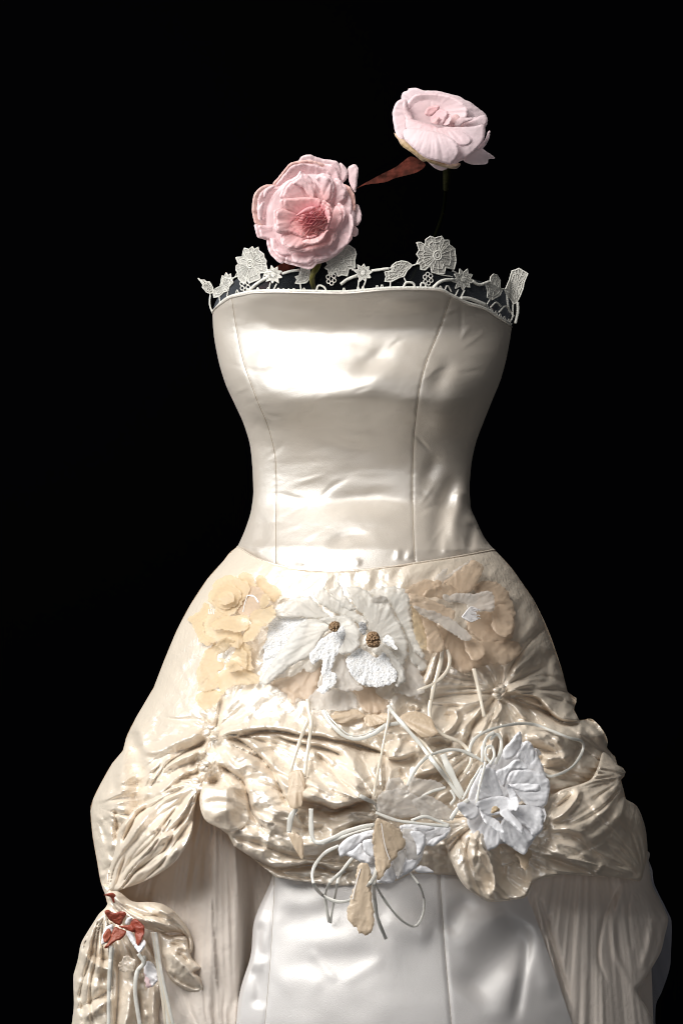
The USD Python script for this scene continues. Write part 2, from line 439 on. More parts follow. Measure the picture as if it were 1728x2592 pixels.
out = np.vstack([tl[:-1], tc[:-1], tr[:-1], right_edge, wst[::-1], left_edge[::-1][:-1]])
obj('bodice_back', patch(out, lambda X, Y: -0.85 * body(X, Y) - 0.001, 12, smooth_edge=False), M['bodice'], dress)
for s in (SEAML, SEAMR):
    q = spline(s, 3)
    obj('seam', tube(P(q[:, 0], q[:, 1], bodice_d(q[:, 0], q[:, 1]) + 0.0001), 0.0005, 5), M['thread'], dress)
allt = spline(TOPL + TOPC[1:] + TOPR[1:], 4)
obj('neckline_piping', tube(P(allt[:, 0], allt[:, 1] + 1, bodice_d(allt[:, 0], allt[:, 1]) - 0.001), 0.0012, 8), M['bodice'], dress)
q = spline(WAIST, 3)
obj('waist_seam', tube(P(q[:, 0], q[:, 1] + 1, np.maximum(body(q[:, 0], q[:, 1]), skirt(q[:, 0], q[:, 1])) - 0.0002), 0.0011, 6), M['over'], dress)
# ------------------------------------------------------------------ overskirt, ruched up over the underskirt
def radial(X, Y, cx, cy, k, r0, r1, amp, seed, ylo=None):
    dx, dy = X - cx, Y - cy
    r = np.hypot(dx, dy) + 1e-6
    th = np.arctan2(dy, dx)
    n = meshkit.noise(np.stack([np.cos(th) * k, np.sin(th) * k, np.log(r) * 0.9 + seed * 7.3], -1), seed)
    n2_ = meshkit.noise(np.stack([np.cos(th) * k * 2.1, np.sin(th) * k * 2.1, np.log(r) * 1.3 + seed * 3.3], -1), seed + 9)
    rid = 1 - np.abs(2 * n - 1) + 0.5 * (1 - np.abs(2 * n2_ - 1)) - 0.75
    return amp * rid * sstep(r / r0) * (1 - sstep((r - 0.35 * r1) / (0.65 * r1)))


def bump_at(X, Y, cx, cy, sx, sy, amp, rot=0.0):
    c, s = math.cos(rot), math.sin(rot)
    u, v = (X - cx) * c + (Y - cy) * s, -(X - cx) * s + (Y - cy) * c
    return amp * np.exp(-(u / sx) ** 2 - (v / sy) ** 2)


def step(pts, amp, near=5, far=45, **k):
    """overhanging cloth: proud on the line's left (upper) side, dropping sharply on its right"""
    p = np.asarray(pts, float)
    return [Stroke(p, amp, far, near, **k), Stroke(p + [0, 6.0], -1.25 * amp, 6, 24, 1, **k)]


ofold = strokes(
    # --- creases fanning right from the left ruching
    *step([(541, 1871), (570, 1858), (628, 1847), (666, 1844), (717, 1848), (761, 1858), (806, 1860), (844, 1868), (889, 1876), (915, 1882), (962, 1898), (985, 1915), (1010, 1917), (1050, 1898)], 0.006, 5, 32, taper=0.12),
    *step([(672, 1852), (723, 1868), (771, 1880), (806, 1883), (835, 1895), (879, 1915)], 0.005, 4, 20),
    Stroke([(879, 1915), (902, 1963), (924, 1990), (946, 2012), (975, 2050)], 0.008, 9, 12),
    Stroke([(905, 1900), (930, 1950), (955, 1990)], -0.006, 10, 14, 1),
    Stroke([(815, 1870), (850, 1880), (890, 1925), (930, 1985)], 0.004, 8, 10),
    *step([(564, 1863), (605, 1868), (640, 1893), (666, 1919), (688, 1944), (704, 1976), (717, 2008), (733, 2040)], 0.0065, 12, 22, taper=0.15),
    Stroke([(640, 1862), (680, 1890), (720, 1925), (750, 1960)], -0.005, 14, 18, 1),
    *step([(541, 1927), (573, 1944), (605, 1966), (618, 1982), (628, 2014), (634, 2046), (643, 2065), (659, 2091), (700, 2120)], 0.0075, 14, 26, taper=0.15),
    Stroke([(625, 1945), (660, 1985), (690, 2050), (720, 2110)], 0.005, 22, 22),
    Stroke([(560, 1900), (620, 1920), (660, 1960)], 0.006, 16, 16),
    # central puff over the dark pocket
    *step([(745, 2014), (771, 2021), (819, 2033), (844, 2044), (876, 2036), (915, 2024), (945, 2010)], 0.020, 7, 60, taper=0.18),
    Stroke([(770, 2040), (820, 2052), (850, 2056), (890, 2044)], -0.016, 12, 18, 1, taper=0.3),
    Stroke([(848, 2049), (885, 2058), (915, 2064), (945, 2068)], -0.005, 4, 6, 1),
    Stroke([(800, 2085), (850, 2064), (900, 2058), (945, 2058)], 0.006, 10, 12),
    Stroke([(880, 2090), (915, 2088), (950, 2078)], -0.012, 8, 12, 1),
    Stroke([(790, 1900), (800, 1960), (850, 2010), (900, 2020)], -0.004, 5, 7, 1),
    Stroke([(795, 1902), (815, 1925), (835, 1955)], -0.006, 6, 10, 1),
    Stroke([(760, 2060), (770, 2090), (775, 2110)], -0.008, 10, 12, 1),
    Stroke([(745, 2050), (760, 2080), (780, 2110)], 0.007, 8, 8),
    Stroke([(815, 2090), (835, 2110), (838, 2140)], 0.008, 18, 10),
    # lower swag edge
    Stroke([(580, 2113), (653, 2132), (704, 2151), (755, 2167), (787, 2169), (876, 2170)], -0.007, 8, 12, 1),
    *step([(610, 2146), (628, 2158), (666, 2180), (704, 2193), (755, 2188), (783, 2183), (848, 2199), (900, 2190)], 0.008, 4, 20, taper=0.15),
    Stroke([(690, 2200), (723, 2212), (774, 2224), (830, 2215)], -0.006, 5, 7, 1),
    Stroke([(800, 2180), (850, 2182), (910, 2190)], -0.006, 4, 6, 1),
    Stroke([(820, 2205), (860, 2210), (905, 2200)], -0.005, 4, 6, 1),
    # the deepest creases
    Stroke([(560, 1866), (605, 1866), (666, 1850), (717, 1853), (761, 1863), (806, 1866), (844, 1875), (889, 1883), (962, 1905), (1000, 1918)], -0.013, 4, 8, 1, taper=.12),
    Stroke([(572, 1868), (605, 1875), (640, 1900), (666, 1926), (688, 1952), (704, 1984), (717, 2014), (733, 2046)], -0.013, 6, 9, 1, taper=.12),
    Stroke([(545, 1932), (573, 1948), (605, 1970), (619, 1988), (629, 2018), (636, 2050), (650, 2078), (690, 2112)], -0.014, 7, 10, 1, taper=.12),
    Stroke([(690, 1856), (723, 1873), (771, 1885), (835, 1900), (879, 1921)], -0.010, 4, 7, 1, taper=.15),
    Stroke([(770, 2030), (819, 2042), (850, 2052), (885, 2042), (925, 2027)], -0.016, 7, 14, 1, taper=.2),
    Stroke([(585, 2118), (653, 2138), (704, 2157), (755, 2172), (830, 2174)], -0.010, 5, 9, 1, taper=.15),
    Stroke([(620, 2156), (666, 2187), (704, 2200), (755, 2195), (800, 2190), (850, 2203)], -0.014, 5, 9, 1, taper=.15),
    Stroke([(795, 1905), (830, 1935), (860, 1975), (905, 2010)], -0.009, 5, 8, 1, taper=.2),
    Stroke([(1275, 1762), (1330, 1762), (1365, 1775), (1397, 1812), (1425, 1827), (1468, 1829)], -0.014, 5, 9, 1, taper=.1),
    Stroke([(1275, 1764), (1312, 1774), (1355, 1791), (1400, 1812)], -0.009, 4, 7, 1, taper=.12),
    Stroke([(528, 1868), (510, 1886), (470, 1905), (430, 1930), (396, 1970), (370, 2012)], -0.012, 6, 9, 1, taper=.12),
    # --- left side panel and ruching
    Stroke([(531, 1862), (512, 1881), (493, 1891), (455, 1903), (430, 1920)], -0.009, 6, 9, 1),
    Stroke([(358, 1815), (353, 1850), (356, 1878), (368, 1900), (408, 1900), (446, 1881), (496, 1860), (528, 1850)], 0.015, 14, 13, taper=0.2),
    Stroke([(400, 1810), (392, 1850), (398, 1872)], -0.006, 14, 14, 1),
    Stroke([(345, 1828), (340, 1897), (347, 1960), (352, 2035), (320, 2080)], -0.022, 22, 32, taper=0.2),
    Stroke([(322, 1860), (310, 1960), (312, 2030)], 0.012, 22, 14),
    Stroke([(278, 2030), (284, 2090), (278, 2150), (262, 2210)], 0.008, 14, 12),
    Stroke([(288, 2040), (296, 2090), (288, 2140)], -0.008, 9, 9, 1),
    Stroke([(240, 2040), (246, 2110), (258, 2190)], 0.004, 16, 10),
    Stroke([(535, 1900), (480, 1912), (432, 1935), (396, 1963), (371, 2007), (352, 2040)], 0.010, 8, 20, taper=0.15),
    Stroke([(420, 1920), (388, 1960), (362, 2010)], -0.008, 12, 8, 1, taper=0.2),
    Stroke([(525, 1925), (480, 1932), (440, 1952), (408, 1985)], -0.005, 4, 6, 1),
    Stroke([(525, 1942), (480, 1953), (440, 1975), (405, 2010)], 0.005, 6, 7),
    Stroke([(520, 1955), (470, 1965), (430, 1990)], -0.005, 4, 5, 1),
    Stroke([(515, 1968), (470, 1980), (420, 2010)], 0.005, 6, 6),
    # upper left crinkles
    Stroke([(497, 1804), (520, 1820), (535, 1838), (545, 1850)], -0.004, 5, 8, 1),
    Stroke([(560, 1770), (553, 1810), (545, 1850)], -0.006, 7, 5, 1),
    Stroke([(620, 1780), (605, 1800), (575, 1822), (552, 1840)], -0.004, 10, 14, 1),
    Stroke([(400, 1815), (450, 1822), (500, 1822), (530, 1840)], -0.004, 7, 10, 1),
    Stroke([(440, 1650), (400, 1720), (370, 1790)], -0.004, 14, 20, 1),
    Stroke([(470, 1560), (430, 1640), (395, 1740)], 0.004, 12, 12),
    # --- right knot
    *step([(1270, 1757), (1312, 1768), (1355, 1784), (1383, 1797), (1410, 1812)], 0.006, 4, 20, t0=.05),
    *step([(1275, 1752), (1330, 1757), (1357, 1765), (1374, 1783), (1397, 1806), (1425, 1822), (1470, 1824)], 0.012, 6, 26, t0=.08, t1=.05),
    Stroke([(1266, 1762), (1272, 1785), (1282, 1810)], -0.006, 5, 6, 1, t0=.05),
    Stroke([(1262, 1766), (1270, 1790), (1255, 1815), (1236, 1830)], 0.006, 6, 6, t0=.05),
    Stroke([(1285, 1770), (1305, 1785), (1325, 1820), (1335, 1850)], 0.007, 10, 10, t0=.05),
    Stroke([(1295, 1765), (1330, 1790), (1370, 1830)], -0.006, 8, 9, 1, t0=.05),
    Stroke([(1255, 1766), (1240, 1790), (1230, 1810)], -0.006, 6, 7, 1, t0=.05),
    Stroke([(1252, 1768), (1210, 1815), (1180, 1880), (1160, 1920)], -0.011, 9, 12, 1, t0=.05),
    Stroke([(1240, 1770), (1190, 1830), (1160, 1880)], 0.006, 10, 9),
    Stroke([(1258, 1742), (1245, 1722), (1232, 1700)], -0.009, 10, 11, 1, t0=.05),
    Stroke([(1266, 1735), (1266, 1710), (1270, 1685)], -0.007, 8, 9, 1, t0=.05),
    Stroke([(1285, 1700), (1310, 1690), (1350, 1665)], 0.006, 16, 16),
    Stroke([(1250, 1755), (1190, 1757), (1130, 1762), (1075, 1775)], -0.009, 7, 12, 1, t0=.05),
    Stroke([(1240, 1772), (1160, 1780), (1085, 1782)], 0.005, 8, 8),
    Stroke([(1075, 1785), (1120, 1785), (1180, 1790)], -0.005, 5, 8, 1),
    Stroke([(1280, 1745), (1340, 1735), (1400, 1745)], 0.005, 10, 12),
    Stroke([(1440, 1765), (1430, 1790), (1440, 1815)], 0.007, 14, 12),
    Stroke([(1375, 1620), (1400, 1680), (1415, 1740)], 0.005, 20, 14),
    Stroke([(1395, 1640), (1385, 1700), (1395, 1740)], -0.004, 16, 16, 1),
    # gleaming dimples at centre right
    Stroke([(1130, 1795), (1150, 1800), (1157, 1820), (1140, 1845), (1120, 1856)], 0.010, 7, 7),
    Stroke([(1125, 1805), (1138, 1815), (1130, 1830)], -0.006, 8, 8, 1),
    Stroke([(1030, 1790), (1050, 1785), (1060, 1800)], 0.010, 8, 8),
    Stroke([(1075, 1870), (1110, 1865), (1140, 1875)], 0.007, 9, 9),
    Stroke([(1085, 1885), (1120, 1882), (1150, 1890)], -0.008, 6, 8, 1),
    Stroke([(1000, 1850), (1010, 1880), (1000, 1905)], 0.006, 10, 10),
    *step([(975, 1912), (1000, 1920), (1030, 1915), (1055, 1898)], 0.008, 5, 24),
    *step([(1050, 1962), (1080, 1955), (1108, 1950), (1130, 1935)], 0.016, 7, 34),
    Stroke([(1010, 1940), (1020, 1965), (1030, 1985)], -0.006, 6, 8, 1),
    # right upper pouf
    Stroke([(1330, 1850), (1370, 1870), (1440, 1880), (1500, 1860)], 0.012, 30, 30),
    Stroke([(1330, 1890), (1380, 1900), (1420, 1915)], -0.016, 12, 14, 1),
    Stroke([(1370, 1925), (1410, 1918), (1440, 1930)], 0.016, 14, 14),
    Stroke([(1360, 1955), (1400, 1962), (1440, 1958)], 0.008, 8, 10),
    Stroke([(1350, 1940), (1400, 1945), (1440, 1940)], -0.006, 5, 6, 1),
    Stroke([(1490, 1830), (1505, 1850), (1525, 1875)], 0.010, 10, 10),
    Stroke([(1475, 1835), (1490, 1865), (1515, 1890)], -0.006, 10, 10, 1),
)


def over_d(X, Y):
    d = skirt(X, Y)
    d = d + 1.3 * ofold(X, Y)
    low = sstep((Y - 1800) / 120)
    d = d + low * bump_at(X, Y, 860, 2000, 140, 70, 0.022) + low * bump_at(X, Y, 640, 2080, 110, 60, 0.014, 0.6)
    d = d + bump_at(X, Y, 300, 2000, 90, 130, 0.016) + bump_at(X, Y, 1010, 1930, 90, 60, 0.010)
    d = d + bump_at(X, Y, 1420, 1860, 110, 50, 0.020)
    d = d - bump_at(X, Y, 535, 1860, 24, 30, 0.014) - bump_at(X, Y, 515, 1960, 36, 60, 0.014) - bump_at(X, Y, 1263, 1753, 26, 20, 0.012) - bump_at(X, Y, 543, 1978, 20, 15, 0.030)
    hemdrop = sstep((Y - 2120) / 110) * ((X > 500) & (X < 1250))
    d = d - 0.030 * hemdrop
    d = d + radial(X, Y, 535, 1862, 3.2, 40, 300, 0.0055, 1) + radial(X, Y, 505, 1985, 4.2, 30, 300, 0.0055, 2) * sstep((Y - 1850) / 60)
    d = d + radial(X, Y, 1263, 1755, 3.6, 25, 190, 0.0050, 3) + radial(X, Y, 960, 2060, 3.5, 40, 240, 0.0045, 4) * low
    d = d + radial(X, Y, 1580, 1960, 3.5, 30, 260, 0.0060, 5)
    mid = sstep((Y - 1835) / 40)
    d = d + mid * arcs(X, Y, (535, 1862), (955, 2050), 3.6, 0.0140, 201) * sstep((X - 520) / 60) * (1 - sstep((X - 940) / 120))
    d = d + mid * arcs(X, Y, (505, 1990), (950, 2070), 4.5, 0.0095, 202) * sstep((Y - 2000) / 60)
    d = d + arcs(X, Y, (535, 1868), (1255, 1765), 5, 0.0095, 203) * sstep((Y - 1850) / 30) * sstep((X - 860) / 100)
    d = d + arcs(X, Y, (1262, 1757), (1580, 1965), 4, 0.0115, 204) * sstep((X - 1270) / 40)
    d = d + arcs(X, Y, (955, 2050), (1262, 1762), 4, 0.0095, 205) * sstep((X - 960) / 60)
    d = d + arcs(X, Y, (535, 1862), (240, 2040), 4.2, 0.0110, 206) * (1 - sstep((X - 500) / 40)) * sstep((Y - 1860) / 60)
    lowc = 0.10 + 0.88 * sstep((Y - 1740) / 160)
    a = meshkit.fbm(np.stack([X / 34 + Y / 90, Y / 26, 0 * X + 2.2], -1), 3, 21)
    b = meshkit.fbm(np.stack([X / 60 - Y / 110, Y / 60, 0 * X + 5.2], -1), 3, 22)
    d = d + lowc * (0.0012 * (2 * a - 1) + 0.0016 * (2 * b - 1) + crumple(X, Y, 310, 28, 13, 56, 0.12))
    # fine horizontal pulls in the left side panel
    w = np.exp(-((X - 300) / 80) ** 2) * sstep((Y - 1880) / 60) * (1 - sstep((Y - 2040) / 60))
    d = d + w * (0.0030 * n2(X + 0.4 * Y, Y + 0.25 * X, 90, 10, 31, 2) + crumple(X, Y, 331, 14, 14, 44, 0.09, -0.3, 0.4))
    # soft crinkle above, along the fall of the skirt
    up = 1 - sstep((Y - 1800) / 100)
    d = d + up * (0.0016 * n2(X + 0.55 * Y, Y, 40, 150, 33, 3) + crumple(X, Y, 330, 18, 24, 90, 0.07, 2.1, 0.6)) * sstep((Y - 1400) / 60)
    return d


right_sil = [(1251, 1391), (1292, 1435), (1322, 1477), (1352, 1522), (1385, 1590), (1405, 1645), (1423, 1700), (1436, 1751), (1450, 1762), (1459, 1768), (1457, 1782), (1451, 1796), (1460, 1812), (1466, 1824), (1493, 1819), (1508, 1828), (1519, 1840), (1532, 1860), (1538, 1879), (1535, 1893), (1548, 1908), (1557, 1917), (1561, 1936), (1575, 1943), (1583, 1955), (1579, 1966), (1571, 1975)]
left_sil = [(601, 1383), (580, 1400), (565, 1420), (525, 1465), (482, 1530), (455, 1580), (440, 1612), (412, 1680), (389, 1740), (345, 1815), (320, 1865), (311, 1900), (283, 1934), (254, 1985), (236, 2022), (229, 2054), (234, 2116), (245, 2179), (254, 2232), (265, 2262), (272, 2290)]
hem = [(500, 2014), (508, 2045), (516, 2072), (541, 2088), (577, 2113), (592, 2142), (634, 2170), (679, 2206), (698, 2221), (755, 2231), (819, 2239), (857, 2243), (905, 2241), (960, 2238), (1005, 2230), (1040, 2212), (1155, 2216), (1300, 2190), (1450, 2130), (1560, 2040)]
poly = WAIST[:-1] + right_sil + hem[::-1] + [(470, 2050), (400, 2120), (330, 2200), (290, 2280)] + left_sil[1:][::-1]
overskirt = obj('overskirt', patch(poly, over_d, 3.2, roll=0.004, rollw=7, smooth_edge=False), M['over'], dress, label='cream silk overskirt drawn up in gathered swags')

# swag tail that hangs from the left gathers
tail = [(505, 1992), (499, 2016), (490, 2057), (484, 2110), (468, 2148), (446, 2179), (421, 2201), (377, 2226), (335, 2243), (288, 2256), (262, 2240), (280, 2190), (292, 2148), (300, 2104), (326, 2066), (352, 2040), (389, 2020), (440, 1990), (480, 1972)]
tf = strokes(
    Stroke([(480, 1985), (430, 2010), (385, 2050), (345, 2100), (310, 2160), (290, 2220)], 0.007, 10, 12, taper=.15),
    Stroke([(470, 1990), (400, 2030), (340, 2085), (300, 2150)], -0.008, 6, 8, 1, taper=.15),
    Stroke([(395, 2035), (350, 2060), (322, 2110), (305, 2150)], -0.012, 8, 10, 1),
    Stroke([(490, 2000), (450, 2045), (400, 2100), (350, 2150), (305, 2210)], -0.006, 5, 7, 1, taper=.15),
    Stroke([(493, 2005), (465, 2050), (410, 2120), (350, 2180), (300, 2235)], 0.007, 9, 9, taper=.15),
    Stroke([(498, 2015), (475, 2060), (462, 2080), (425, 2120)], -0.007, 5, 7, 1, taper=.15),
    Stroke([(470, 2070), (420, 2110), (370, 2160)], -0.005, 5, 6, 1),
    Stroke([(460, 2080), (440, 2110), (405, 2125), (395, 2140)], 0.009, 10, 8),
    Stroke([(440, 2135), (420, 2150), (380, 2180), (330, 2215)], -0.006, 5, 7, 1),
    Stroke([(380, 2110), (400, 2095), (420, 2100)], 0.006, 8, 8),
    Stroke([(470, 2120), (430, 2165), (380, 2195), (320, 2230)], 0.006, 10, 12))
def tail_d(X, Y):
    return skirt(X, Y) + 0.012 + 0.022 * np.exp(-(((X - 385) * 0.64 + (Y - 2130) * -0.77) / 80) ** 2) + 1.2 * tf(X, Y) + arcs(X, Y, (500, 1988), (272, 2285), 5.5, 0.0110, 211) + radial(X, Y, 505, 1985, 4.6, 30, 330, 0.006, 12) + crumple(X, Y, 311, 18, 14, 46, 0.08)
obj('swag_tail', patch(tail, tail_d, 3.2, roll=0.007, rollw=12), M['over'], dress)

# turned-back pocket fold beside the gathers
pk = [(520, 1990), (560, 1994), (598, 1985), (612, 1975), (625, 2005), (632, 2050), (628, 2085), (585, 2105), (540, 2090), (517, 2073), (506, 2040), (508, 2005)]
def fold_d(X, Y):
    w = sstep((X - 570) / 55)
    f = skirt(X, Y) + 0.020 + bump_at(X, Y, 560, 2030, 60, 60, 0.012) + crumple(X, Y, 318, 10, 26, 70, 0.05) - 0.004 * sstep((Y - 2060) / 40) + Stroke([(515, 2040), (545, 2030), (600, 2036)], -0.004, 10, 16)(X, Y) + Stroke([(530, 2075), (570, 2050), (600, 2060)], 0.004, 12, 14)(X, Y)
    return (1 - w) * f + w * (over_d(X, Y) + 0.003)
obj('swag_fold', patch(pk, fold_d, 3.0, roll=0.003, rollw=6), M['over'], dress)


# lower right pouf, with the dark pocket above it
pouf = [(1391, 2012), (1423, 1999), (1470, 1985), (1497, 1971), (1513, 1940), (1525, 1905), (1545, 1918), (1560, 1936), (1576, 1946), (1582, 1957), (1571, 1975), (1578, 2000), (1583, 2022), (1611, 2041), (1627, 2076), (1635, 2111), (1638, 2162), (1630, 2200), (1618, 2231), (1575, 2224), (1507, 2219), (1430, 2214), (1390, 2222), (1351, 2232), (1331, 2270), (1290, 2280), (1241, 2284), (1210, 2270), (1181, 2250), (1158, 2218), (1130, 2150), (1120, 2080), (1200, 2030), (1300, 2020)]
pf = strokes(
    Stroke([(1385, 2080), (1420, 2065), (1445, 2040), (1462, 2012), (1455, 1998), (1440, 2000)], 0.010, 8, 8),
    Stroke([(1395, 2055), (1425, 2030), (1450, 2008)], -0.007, 8, 8, 1),
    Stroke([(1400, 2040), (1420, 2022), (1440, 2006)], 0.006, 5, 5),
    Stroke([(1370, 2090), (1420, 2098), (1470, 2110), (1490, 2130)], 0.008, 14, 12),
    Stroke([(1380, 2110), (1440, 2110), (1490, 2150), (1540, 2180)], -0.007, 7, 9, 1),
    Stroke([(1380, 2135), (1440, 2140), (1500, 2170)], 0.006, 8, 10),
    *step([(1366, 2160), (1400, 2168), (1450, 2185), (1490, 2200), (1515, 2215)], 0.014, 6, 30),
    Stroke([(1500, 2215), (1518, 2200), (1524, 2182)], 0.008, 7, 7),
    Stroke([(1490, 2150), (1540, 2180), (1600, 2200)], -0.006, 6, 10, 1),
    Stroke([(1480, 2070), (1540, 2050), (1600, 2060)], 0.005, 30, 30),
    Stroke([(1188, 2108), (1233, 2160), (1253, 2226), (1242, 2275)], 0.014, 24, 8, taper=.12),
    Stroke([(1255, 2120), (1275, 2180), (1270, 2240)], -0.016, 12, 26, 1),
    Stroke([(1155, 2100), (1180, 2160), (1200, 2220)], -0.008, 10, 12, 1),
    Stroke([(1300, 2180), (1330, 2200), (1330, 2250)], -0.006, 14, 14, 1))
def pouf_d(X, Y):
    return skirt(X, Y) + 0.018 + bump_at(X, Y, 1510, 2080, 120, 110, 0.030) + bump_at(X, Y, 1200, 2190, 60, 80, 0.02) - 0.02 * bump_at(X, Y, 1300, 2230, 60, 60, 1.0) + 1.3 * pf(X, Y) + arcs(X, Y, (1240, 2060), (1585, 1965), 5, 0.0090, 212) + arcs(X, Y, (1200, 2080), (1625, 2230), 5, 0.0090, 213) + radial(X, Y, 1370, 2110, 3.6, 30, 280, 0.006, 14) + radial(X, Y, 1590, 1965, 4.0, 20, 200, 0.006, 15) + crumple(X, Y, 312, 18, 18, 60, 0.06)
obj('swag_pouf', patch(pouf, pouf_d, 3.2, roll=0.009, rollw=10), M['over'], dress)

# ------------------------------------------------------------------ underskirt
USL = [(690, 2190), (685, 2232), (644, 2329), (634, 2420), (607, 2512), (590, 2640)]
USR = [(1325, 2200), (1335, 2274), (1350, 2310), (1396, 2440), (1442, 2577), (1466, 2640)]
uf = strokes(
    Stroke([(700, 2310), (760, 2330), (840, 2310), (920, 2320)], -0.010, 39, 45),
    Stroke([(690, 2260), (760, 2290), (850, 2275)], 0.006, 36, 36),
    Stroke([(740, 2390), (820, 2380), (900, 2370), (980, 2340)], 0.006, 42, 42),
    Stroke([(700, 2470), (790, 2440), (880, 2430), (960, 2400)], -0.006, 39, 45),
    Stroke([(960, 2320), (1020, 2350), (1100, 2370)], 0.007, 33, 36),
    Stroke([(780, 2400), (820, 2450), (855, 2490)], 0.003, 12, 15),
    Stroke([(860, 2495), (930, 2450), (980, 2430)], 0.003, 15, 18),
    Stroke([(690, 2500), (760, 2480), (830, 2500)], 0.004, 30, 36),
    # right side panel: dark diagonal trough and the bright fold beside it
    Stroke([(1335, 2330), (1290, 2390), (1230, 2460), (1170, 2530)], -0.022, 45, 51, taper=.2),
    Stroke([(1200, 2270), (1160, 2310), (1125, 2370)], -0.008, 24, 27),
    Stroke([(1150, 2420), (1200, 2360), (1280, 2300)], 0.008, 39, 36),
    Stroke([(1337, 2350), (1330, 2420), (1318, 2500), (1300, 2600)], -0.012, 14, 15),
    Stroke([(1350, 2310), (1370, 2420), (1400, 2540)], 0.010, 24, 27),
    Stroke([(1310, 2440), (1280, 2520), (1250, 2600)], 0.006, 33, 33),
    # left side panel
    Stroke([(660, 2330), (650, 2380), (668, 2440)], -0.010, 15, 18),
    Stroke([(640, 2440), (655, 2500), (650, 2560)], -0.010, 18, 15),
    Stroke([(668, 2300), (665, 2400), (645, 2500)], 0.005, 12, 12))
USc = cKDTree(np.vstack([spline([(694, 2200), (694, 2251), (685, 2420), (671, 2592), (668, 2640)], 3), spline([(1113, 2190), (1113, 2219), (1126, 2408), (1142, 2592), (1146, 2640)], 3)]))
def under_d(X, Y):
    t = (X - 985) / 380
    d = skirt(np.full_like(X, 985.0), Y) - 0.050 - 0.045 * np.abs(t) ** 2.4 + 0.02 * sstep((Y - 2250) / 350)
    d = d + 0.45 * uf(X, Y) + 0.0022 * n2(X, Y, 140, 100, 61, 2) 
    q = USc.query(np.stack([X, Y], 1))[0]
    return d - 0.0016 * np.exp(-(q / 5.0) ** 2)
sa = spline([(694, 2190), (694, 2251), (685, 2420), (671, 2592), (668, 2640)], 4)
sb = spline([(1113, 2190), (1113, 2219), (1126, 2408), (1142, 2592), (1146, 2640)], 4)
ua, ub = spline(USL, 4), spline(USR, 4)
obj('underskirt_panel', patch(np.vstack([sa[::-1], sb]), under_d, 4.5, smooth_edge=False), M['under'], dress, label='wide centre panel of the pale satin underskirt')
obj('underskirt_panel', patch(np.vstack([ua[::-1], [(692, 2190)], sa[1:]]), lambda X, Y: under_d(X, Y) - 0.02 * np.clip(1 - (X - np.interp(Y, ua[:, 1], ua[:, 0])) / 12, 0, 1) ** 2, 3.4, smooth_edge=False), M['under'], dress, label='narrow side panel of the underskirt at the picture left')
obj('underskirt_panel', patch(np.vstack([sb[::-1], ub]), under_d, 4.5, smooth_edge=False, roll=0.0), M['under'], dress, label='creased side panel of the underskirt at the picture right')
for s_ in (sa, sb):
    obj('underskirt_seam', tube(P(s_[:, 0], s_[:, 1], under_d(s_[:, 0], s_[:, 1]) - 0.0004), 0.0006, 5), M['thread'], dress)

# ------------------------------------------------------------------ tulle petticoat at both sides
def pleats(X, Y, cx, cy, k, amp, seed):
    th = np.arctan2(X - cx, Y - cy)
    a = meshkit.fbm(np.stack([th * k, (Y - cy) / 700, 0 * X + seed], -1), 3, seed)
    return amp * (2 * a - 1)
tl_poly = [(500, 1990), (530, 2060), (600, 2120), (680, 2200), (720, 2230), (720, 2300), (690, 2400), (680, 2660), (330, 2660), (300, 2400), (280, 2250), (350, 2150), (440, 2050)]
obj('petticoat', patch(tl_poly, lambda X, Y: np.minimum(skirt(X, Y), 0.24) - 0.062 - 0.06 * sstep((X - 590) / 60) + pleats(X, Y, 520, 1500, 11, 0.011, 71) + pleats(X, Y, 560, 1600, 44, 0.0045, 72) + pleats(X, Y, 540, 1500, 110, 0.0016, 78) + arcs(X, Y, (520, 1980), (560, 2700), 8, 0.004, 74) + 0.004 * n2(X, Y, 60, 90, 73), 4.0), M['tulle'], dress, label='sheer taupe tulle petticoat under the raised swag at the picture left')
trp = [(1290, 2180), (1400, 2150), (1620, 2150), (1642, 2182), (1651, 2210), (1654, 2242), (1668, 2270), (1682, 2300), (1690, 2330), (1682, 2370), (1672, 2410), (1650, 2450), (1625, 2490), (1612, 2510), (1640, 2560), (1652, 2600), (1655, 2660), (1400, 2660), (1300, 2400)]
rtf = strokes(Stroke([(1355, 2250), (1400, 2400), (1450, 2560)], -0.012, 10, 14, 1), Stroke([(1345, 2230), (1385, 2380), (1440, 2600)], 0.008, 8, 8),
              Stroke([(1570, 2230), (1530, 2320), (1515, 2420), (1540, 2500)], -0.008, 6, 10, 1), Stroke([(1585, 2230), (1555, 2320), (1560, 2420), (1600, 2500)], 0.006, 8, 8),
              Stroke([(1600, 2240), (1590, 2320), (1600, 2420)], -0.005, 5, 7, 1), Stroke([(1625, 2240), (1650, 2320), (1640, 2400), (1620, 2470)], 0.007, 10, 10))
obj('petticoat', patch(trp, lambda X, Y: np.minimum(skirt(X, Y), 0.20) - 0.052 + rtf(X, Y) + pleats(X, Y, 1480, 1550, 11, 0.011, 75) + pleats(X, Y, 1500, 1700, 40, 0.0045, 76) + pleats(X, Y, 1500, 1600, 110, 0.0016, 79), 4.0, roll=0.01, rollw=10), M['tulle'], dress, label='sheer taupe tulle petticoat at the picture right')
trn = [(1600, 2160), (1645, 2190), (1656, 2240), (1685, 2300), (1699, 2336), (1698, 2400), (1694, 2453), (1675, 2510), (1660, 2544), (1658, 2600), (1660, 2660), (1560, 2660), (1560, 2400)]
obj('petticoat_net', patch(trn, lambda X, Y: skirt(X, Y) * 0.3 - 0.05 + pleats(X, Y, 1480, 1750, 20, 0.006, 77), 5.0), M['net'], dress)

